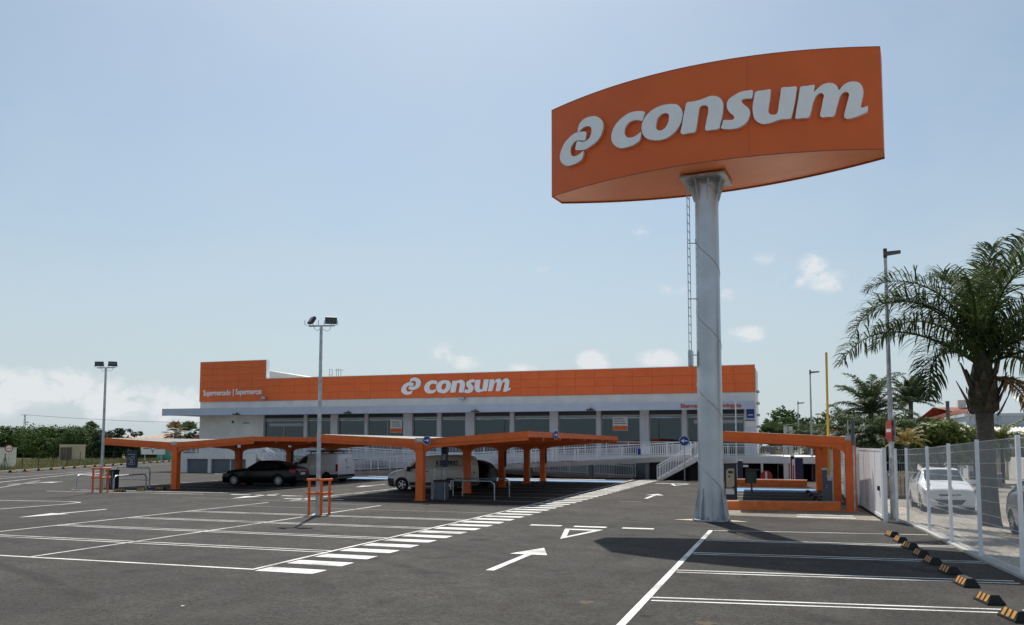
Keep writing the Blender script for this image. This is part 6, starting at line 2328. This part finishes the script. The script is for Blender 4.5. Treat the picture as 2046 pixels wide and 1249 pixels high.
a, b = atY(178, 872, 160), atY(262, 872, 160)
house('tan_roofed_house', 'low house with tan tiled roof left of the dark round tree', a.x, b.x, 160, 12, 3.5, 1.3, 'house_white', 'tile_tan')
a, b = atY(250, 870, 150), atY(345, 870, 150)
house('tan_roofed_house', 'long house with tan tiled roof right of the dark round tree', a.x, b.x, 150, 14, 3.2, 2.0, 'house_white', 'tile_tan', 5)
a, b = atY(388, 870, 100), atY(402, 870, 100)
t = thing('brick_chimney', 'red brick stack at the left end of the supermarket', 'chimney', (atY(395, 870, 90).x, 90, 0))
p = atY(396, 870, 90)
MB().box(p.x - .55, p.x + .6, 90, 91, 0, 3.45).build('stack', 'brick_red', t)
MB().box(p.x - .62, p.x + .67, 89.93, 91.07, 3.46, 3.6).build('cap', 'brick_red', t)
# wall stub, road sign, billboard, container at left
p = G(-5, 940)
ws_ = thing('garden_wall', 'pale wall end behind the round road sign at the left edge', 'wall', (p.x, p.y, 0))
g0, g1 = G(-60, 936), G(22, 933)
q = MB()
q.prism([(g0.x, g0.y, 0), (g1.x, g1.y, 0), (g1.x + .3, g1.y + .3, 0), (g0.x + .3, g0.y + .3, 0)], (0, 0, 1.95))
q.build('masonry', 'house_white', ws_)
q = MB()
q.prism([(g0.x - .05, g0.y - .05, 1.952), (g1.x + .05, g1.y - .05, 1.952), (g1.x + .35, g1.y + .35, 1.952), (g0.x + .3, g0.y + .35, 1.952)], (0, 0, .08))
q.build('coping', 'concrete', ws_)
p = G(16, 936)
rs = thing('road_sign', 'round white road sign with red rim at the left edge', 'traffic sign', (p.x, p.y, 0))
fw = Vector((-p.x, -p.y, 0)).normalized()
MB().tube([(p.x, p.y, 0), (p.x, p.y, 2.2)], .035, 6).build('pole', 'galvanised', rs)
cz_ = Vector((p.x, p.y, 1.95)) + fw * .06
MB().disc(cz_, fw, .36, .02, 24).build('disc', 'sign_red', rs, smooth=30)
MB().disc(cz_ + fw * .015, fw, .26, .012, 24).build('face', 'sign_white', rs, smooth=30)
sv = fw.cross(Vector((0, 0, 1)))
for k in (-1, 1):
    MB().bar(cz_ + fw * .024 + sv * (k * .1 - .07), cz_ + fw * .024 + sv * (k * .1 + .07), .004, .07).build('symbol', 'plastic_black', rs)
p = atY(305, 898, 86)
bb = thing('roundabout_sign', 'wide white direction board with a black roundabout ring behind the left carport', 'road sign', (p.x, 86, 0))
MB().box(p.x - 1.9, p.x + 1.9, 86, 86.08, 1.05, 2.35).build('board', 'sign_white', bb)
for sx in (-1.3, 1.3):
    MB().bar((p.x + sx, 86.12, 0), (p.x + sx, 86.12, 2.3), .08).build('post', 'galvanised', bb)
q = MB()
for i in range(24):
    a0, a1 = RAD(25 + i * 13), RAD(25 + (i + 1) * 13)
    q.add([(p.x + r * math.cos(a), 85.99, 1.8 + r * math.sin(a)) for r, a in ((.22, a0), (.22, a1), (.32, a1), (.32, a0))], [(0, 1, 2, 3)])
q.add([(p.x - .06, 85.99, 1.2), (p.x + .06, 85.99, 1.2), (p.x + .06, 85.99, 1.48), (p.x - .06, 85.99, 1.48)], [(0, 1, 2, 3)])
q.add([(p.x - 1.5, 85.99, 1.74), (p.x - .5, 85.99, 1.74), (p.x - .5, 85.99, 1.84), (p.x - 1.5, 85.99, 1.84)], [(0, 1, 2, 3)])
q.add([(p.x + .5, 85.99, 1.74), (p.x + 1.5, 85.99, 1.74), (p.x + 1.5, 85.99, 1.84), (p.x + .5, 85.99, 1.84)], [(0, 1, 2, 3)])
q.build('symbol', 'plastic_black', bb)
g = G(329, 922)
ct = thing('recycling_container', 'green recycling container with white lid behind the left carport', 'container', (g.x, g.y, 0))
q = MB()
q.tube([(g.x, g.y, .05), (g.x, g.y, .4), (g.x, g.y, 1.5), (g.x, g.y, 1.75)], [.85, .95, .95, .8], 16)
q.build('shell', 'car_green', ct, smooth=True)
MB().tube([(g.x, g.y, 1.75), (g.x, g.y, 1.9)], [.7, .3], 16).build('lid', 'sign_white', ct)
p = atY(50, 830, 150)
pw = thing('power_pylon', 'thin lattice power mast with a crossarm above the green row', 'mast', (p.x, 150, 0))
q = MB()
for sx in (-.28, .28):
    q.bar((p.x + sx * 1.6, 150, 0), (p.x + sx * .5, 150, 9.3), .1)
for k in range(12):
    z0, z1 = k * .78, (k + 1) * .78
    s = 1 if k % 2 else -1
    q.bar((p.x + s * (.45 - z0 * .033), 150, z0), (p.x - s * (.45 - z1 * .033), 150, z1), .05)
q.build('tower', 'frame_grey', pw)
MB().bar((p.x - 1.1, 150, 9.35), (p.x + 1.5, 150, 9.3), .12).build('crossarm', 'frame_grey', pw)
q = MB()
q.bar((p.x + .2, 150, 7.6), (p.x + 1.2, 150, 7.6), .25)
q.bar((p.x + .2, 150, 7.1), (p.x + 1.0, 150, 7.1), .2)
q.build('switchgear', 'frame_grey', pw)
cab = thing('power_line', 'long thin overhead cable running right from the lattice mast', 'cable', (p.x, 150, 9))
q = MB()
pts = []
for i in range(21):
    t = i / 20
    pts.append((p.x + 1.3 + t * 95, 150 - t * 4, 9.3 - 2.2 * t - 4 * 1.1 * t * (1 - t)))
q.tube(pts, .035, 5)
q.build('wire', 'dark_metal', cab)

# street wall and houses at right
sw_ = thing('street_wall', 'long sunlit beige wall across the street', 'wall', (13.2, 80, 0))
y = 44
k = 0
while y < 118:
    MB().box(13.2 - (y - 60) * .03, 13.45 - (y - 60) * .03, y, y + 5.6, 0, 1.5 + .06 * (k % 3)).build('wall_section', 'wall_ochre' if k % 2 else 'house_white', sw_)
    MB().box(13.1 - (y - 60) * .03, 13.55 - (y - 60) * .03, y + 5.6, y + 6.0, 0, 1.95).build('pillar', 'wall_ochre', sw_)
    for j in range(5):
        MB().box(13.25 - (y - 60) * .03, 13.29 - (y - 60) * .03, y + .4 + j * 1.1, y + .46 + j * 1.1, 1.62, 2.2).build('rail_post', 'concrete_dark', sw_)
    y += 6.0
    k += 1
a, b = atY(1918, 850, 66), atY(2085, 850, 66)
hw = thing('white_house', 'white flat-fronted house with ribbed porch roofs behind the palm trunk', 'house', ((a.x + b.x) / 2, 66, 0))
MB().box(a.x + .4, b.x + 6, 66, 74, 0, 4.4).build('wall', 'house_blue', hw)
q = MB()
q.box(a.x + .3, b.x + 6.1, 65.9, 74.1, 4.41, 4.62)
q.build('parapet', 'house_blue', hw)
q = MB()
n = 44
for i in range(n):
    x0 = a.x - .8 + (b.x + 6 - a.x) * i / n
    x1 = x0 + (b.x + 6 - a.x) / n
    q.add([(x0, 63.4, 3.1), ((x0 + x1) / 2, 63.4, 3.17), (x1, 63.4, 3.1), (x1 - .1, 65.9, 3.75), ((x0 + x1) / 2 - .1, 65.9, 3.82), (x0 - .1, 65.9, 3.75)], [(0, 1, 4, 5), (1, 2, 3, 4)])
q.build('porch_roof', 'roof_sheet', hw)
q = MB()
for i in range(30):
    x0 = a.x + 4.5 + i * .5
    q.add([(x0, 66, 4.63), (x0 + .25, 66, 4.7), (x0 + .5, 66, 4.63), (x0 + .5, 71, 6.0), (x0 + .25, 71, 6.07), (x0, 71, 6.0)], [(0, 1, 4, 5), (1, 2, 3, 4)])
q.build('upper_roof', 'roof_sheet', hw)
for i in range(4):
    w = MB().box(a.x + 1.2 + i * 2.4, a.x + 2.2 + i * 2.4, 65.96, 65.99, 1.3, 2.6).build('window', 'slate', hw)
    MB().box(a.x + 1.1 + i * 2.4, a.x + 2.3 + i * 2.4, 65.9, 65.955, 1.18, 1.28).build('sill', 'house_white', w)
for i in range(4):
    MB().box(a.x - .5 + i * 3, a.x - .35 + i * 3, 63.5, 63.65, 0, 3.1).build('porch_post', 'house_white', hw)
a, b = atY(1862, 838, 88), atY(1925, 838, 88)
hr = house('tiled_house', 'house with red tiled hip roof behind the date palm', a.x, b.x + 2, 88, 8, 4.85, 1.3, 'house_white', 'tile_red', 2)
q = MB()
for i in range(14):
    t = i / 13
    x = a.x - .4 + (b.x + 2.8 - a.x) * t
    q.bar((x, 87.6, 4.9), (max(min(x, b.x - 2), a.x + 4), 92, 6.17), .12, .06)
q.build('roof_ridge_tiles', 'tile_red', hr)
p = atY(1912, 810, 72)
ch = thing('metal_flue', 'dark thin flue pipe standing in front of the red tiled roof', 'flue', (atY(1893, 800, 70).x, 70, 0))
p = atY(1893, 803, 70)
MB().tube([(p.x, 70, 0), (p.x, 70, p.z)], .13, 10).build('pipe', 'bark', ch, smooth=True)
MB().tube([(p.x, 70, p.z), (p.x, 70, p.z + .05)], .16, 10).build('collar', 'bark', ch)
gp = thing('gate_pillars', 'pair of tall white pillars right of the supermarket corner', 'pillar', (atyx(1575, 76), 76, 0))
for px in (1570, 1580):
    x = atyx(px, 76)
    MB().box(x - .17, x + .17, 76, 76.4, 0, 4.0).build('pillar', 'house_white', gp)
a = atyx(1668, 100)
house('white_house', 'distant white house glimpsed between palms beyond the right carport', atyx(1640, 100), atyx(1735, 100), 100, 8, 3.4, 1.2, 'house_white', 'tile_tan', 3)
# waste bin cage and bollards by the road
p = atY(1795, 955, 41)
wc = thing('waste_cage', 'small timber slatted waste enclosure beside the street', 'enclosure', (p.x, 41, 0))
for i in range(9):
    MB().box(p.x - .7 + i * .16, p.x - .57 + i * .16, 41, 41.03, .05, 1.2).build('slat', 'tile_tan', wc)
MB().box(p.x - .72, p.x + .76, 41.035, 41.09, .9, 1.0).build('rail', 'bark', wc)
MB().box(p.x - .72, p.x + .76, 41.035, 41.09, .2, .3).build('rail', 'bark', wc)
MB().box(p.x - .68, p.x + .7, 41.1, 41.9, .0, 1.0).build('bin_body', 'tile_tan', wc)
for i, (px, py) in enumerate(((1941, 966), (1998, 975))):
    g = G(px, py)
    t = thing('bollard', ['short dark bollard on the far pavement left of the palm trunk', 'dark bollard on the far pavement right of the palm trunk'][i], 'bollard', (g.x, g.y, 0), 0, 'bollards on the far pavement')
    MB().tube([(g.x, g.y, .0), (g.x, g.y, .12), (g.x, g.y, .75), (g.x, g.y, .85)], [.2, .14, .11, .06], 10).build('shaft', 'concrete_dark', t, smooth=True)
    MB().disc((g.x, g.y, .80), (0, 0, 1), .12, .05, 10).build('band', 'sign_white', t)
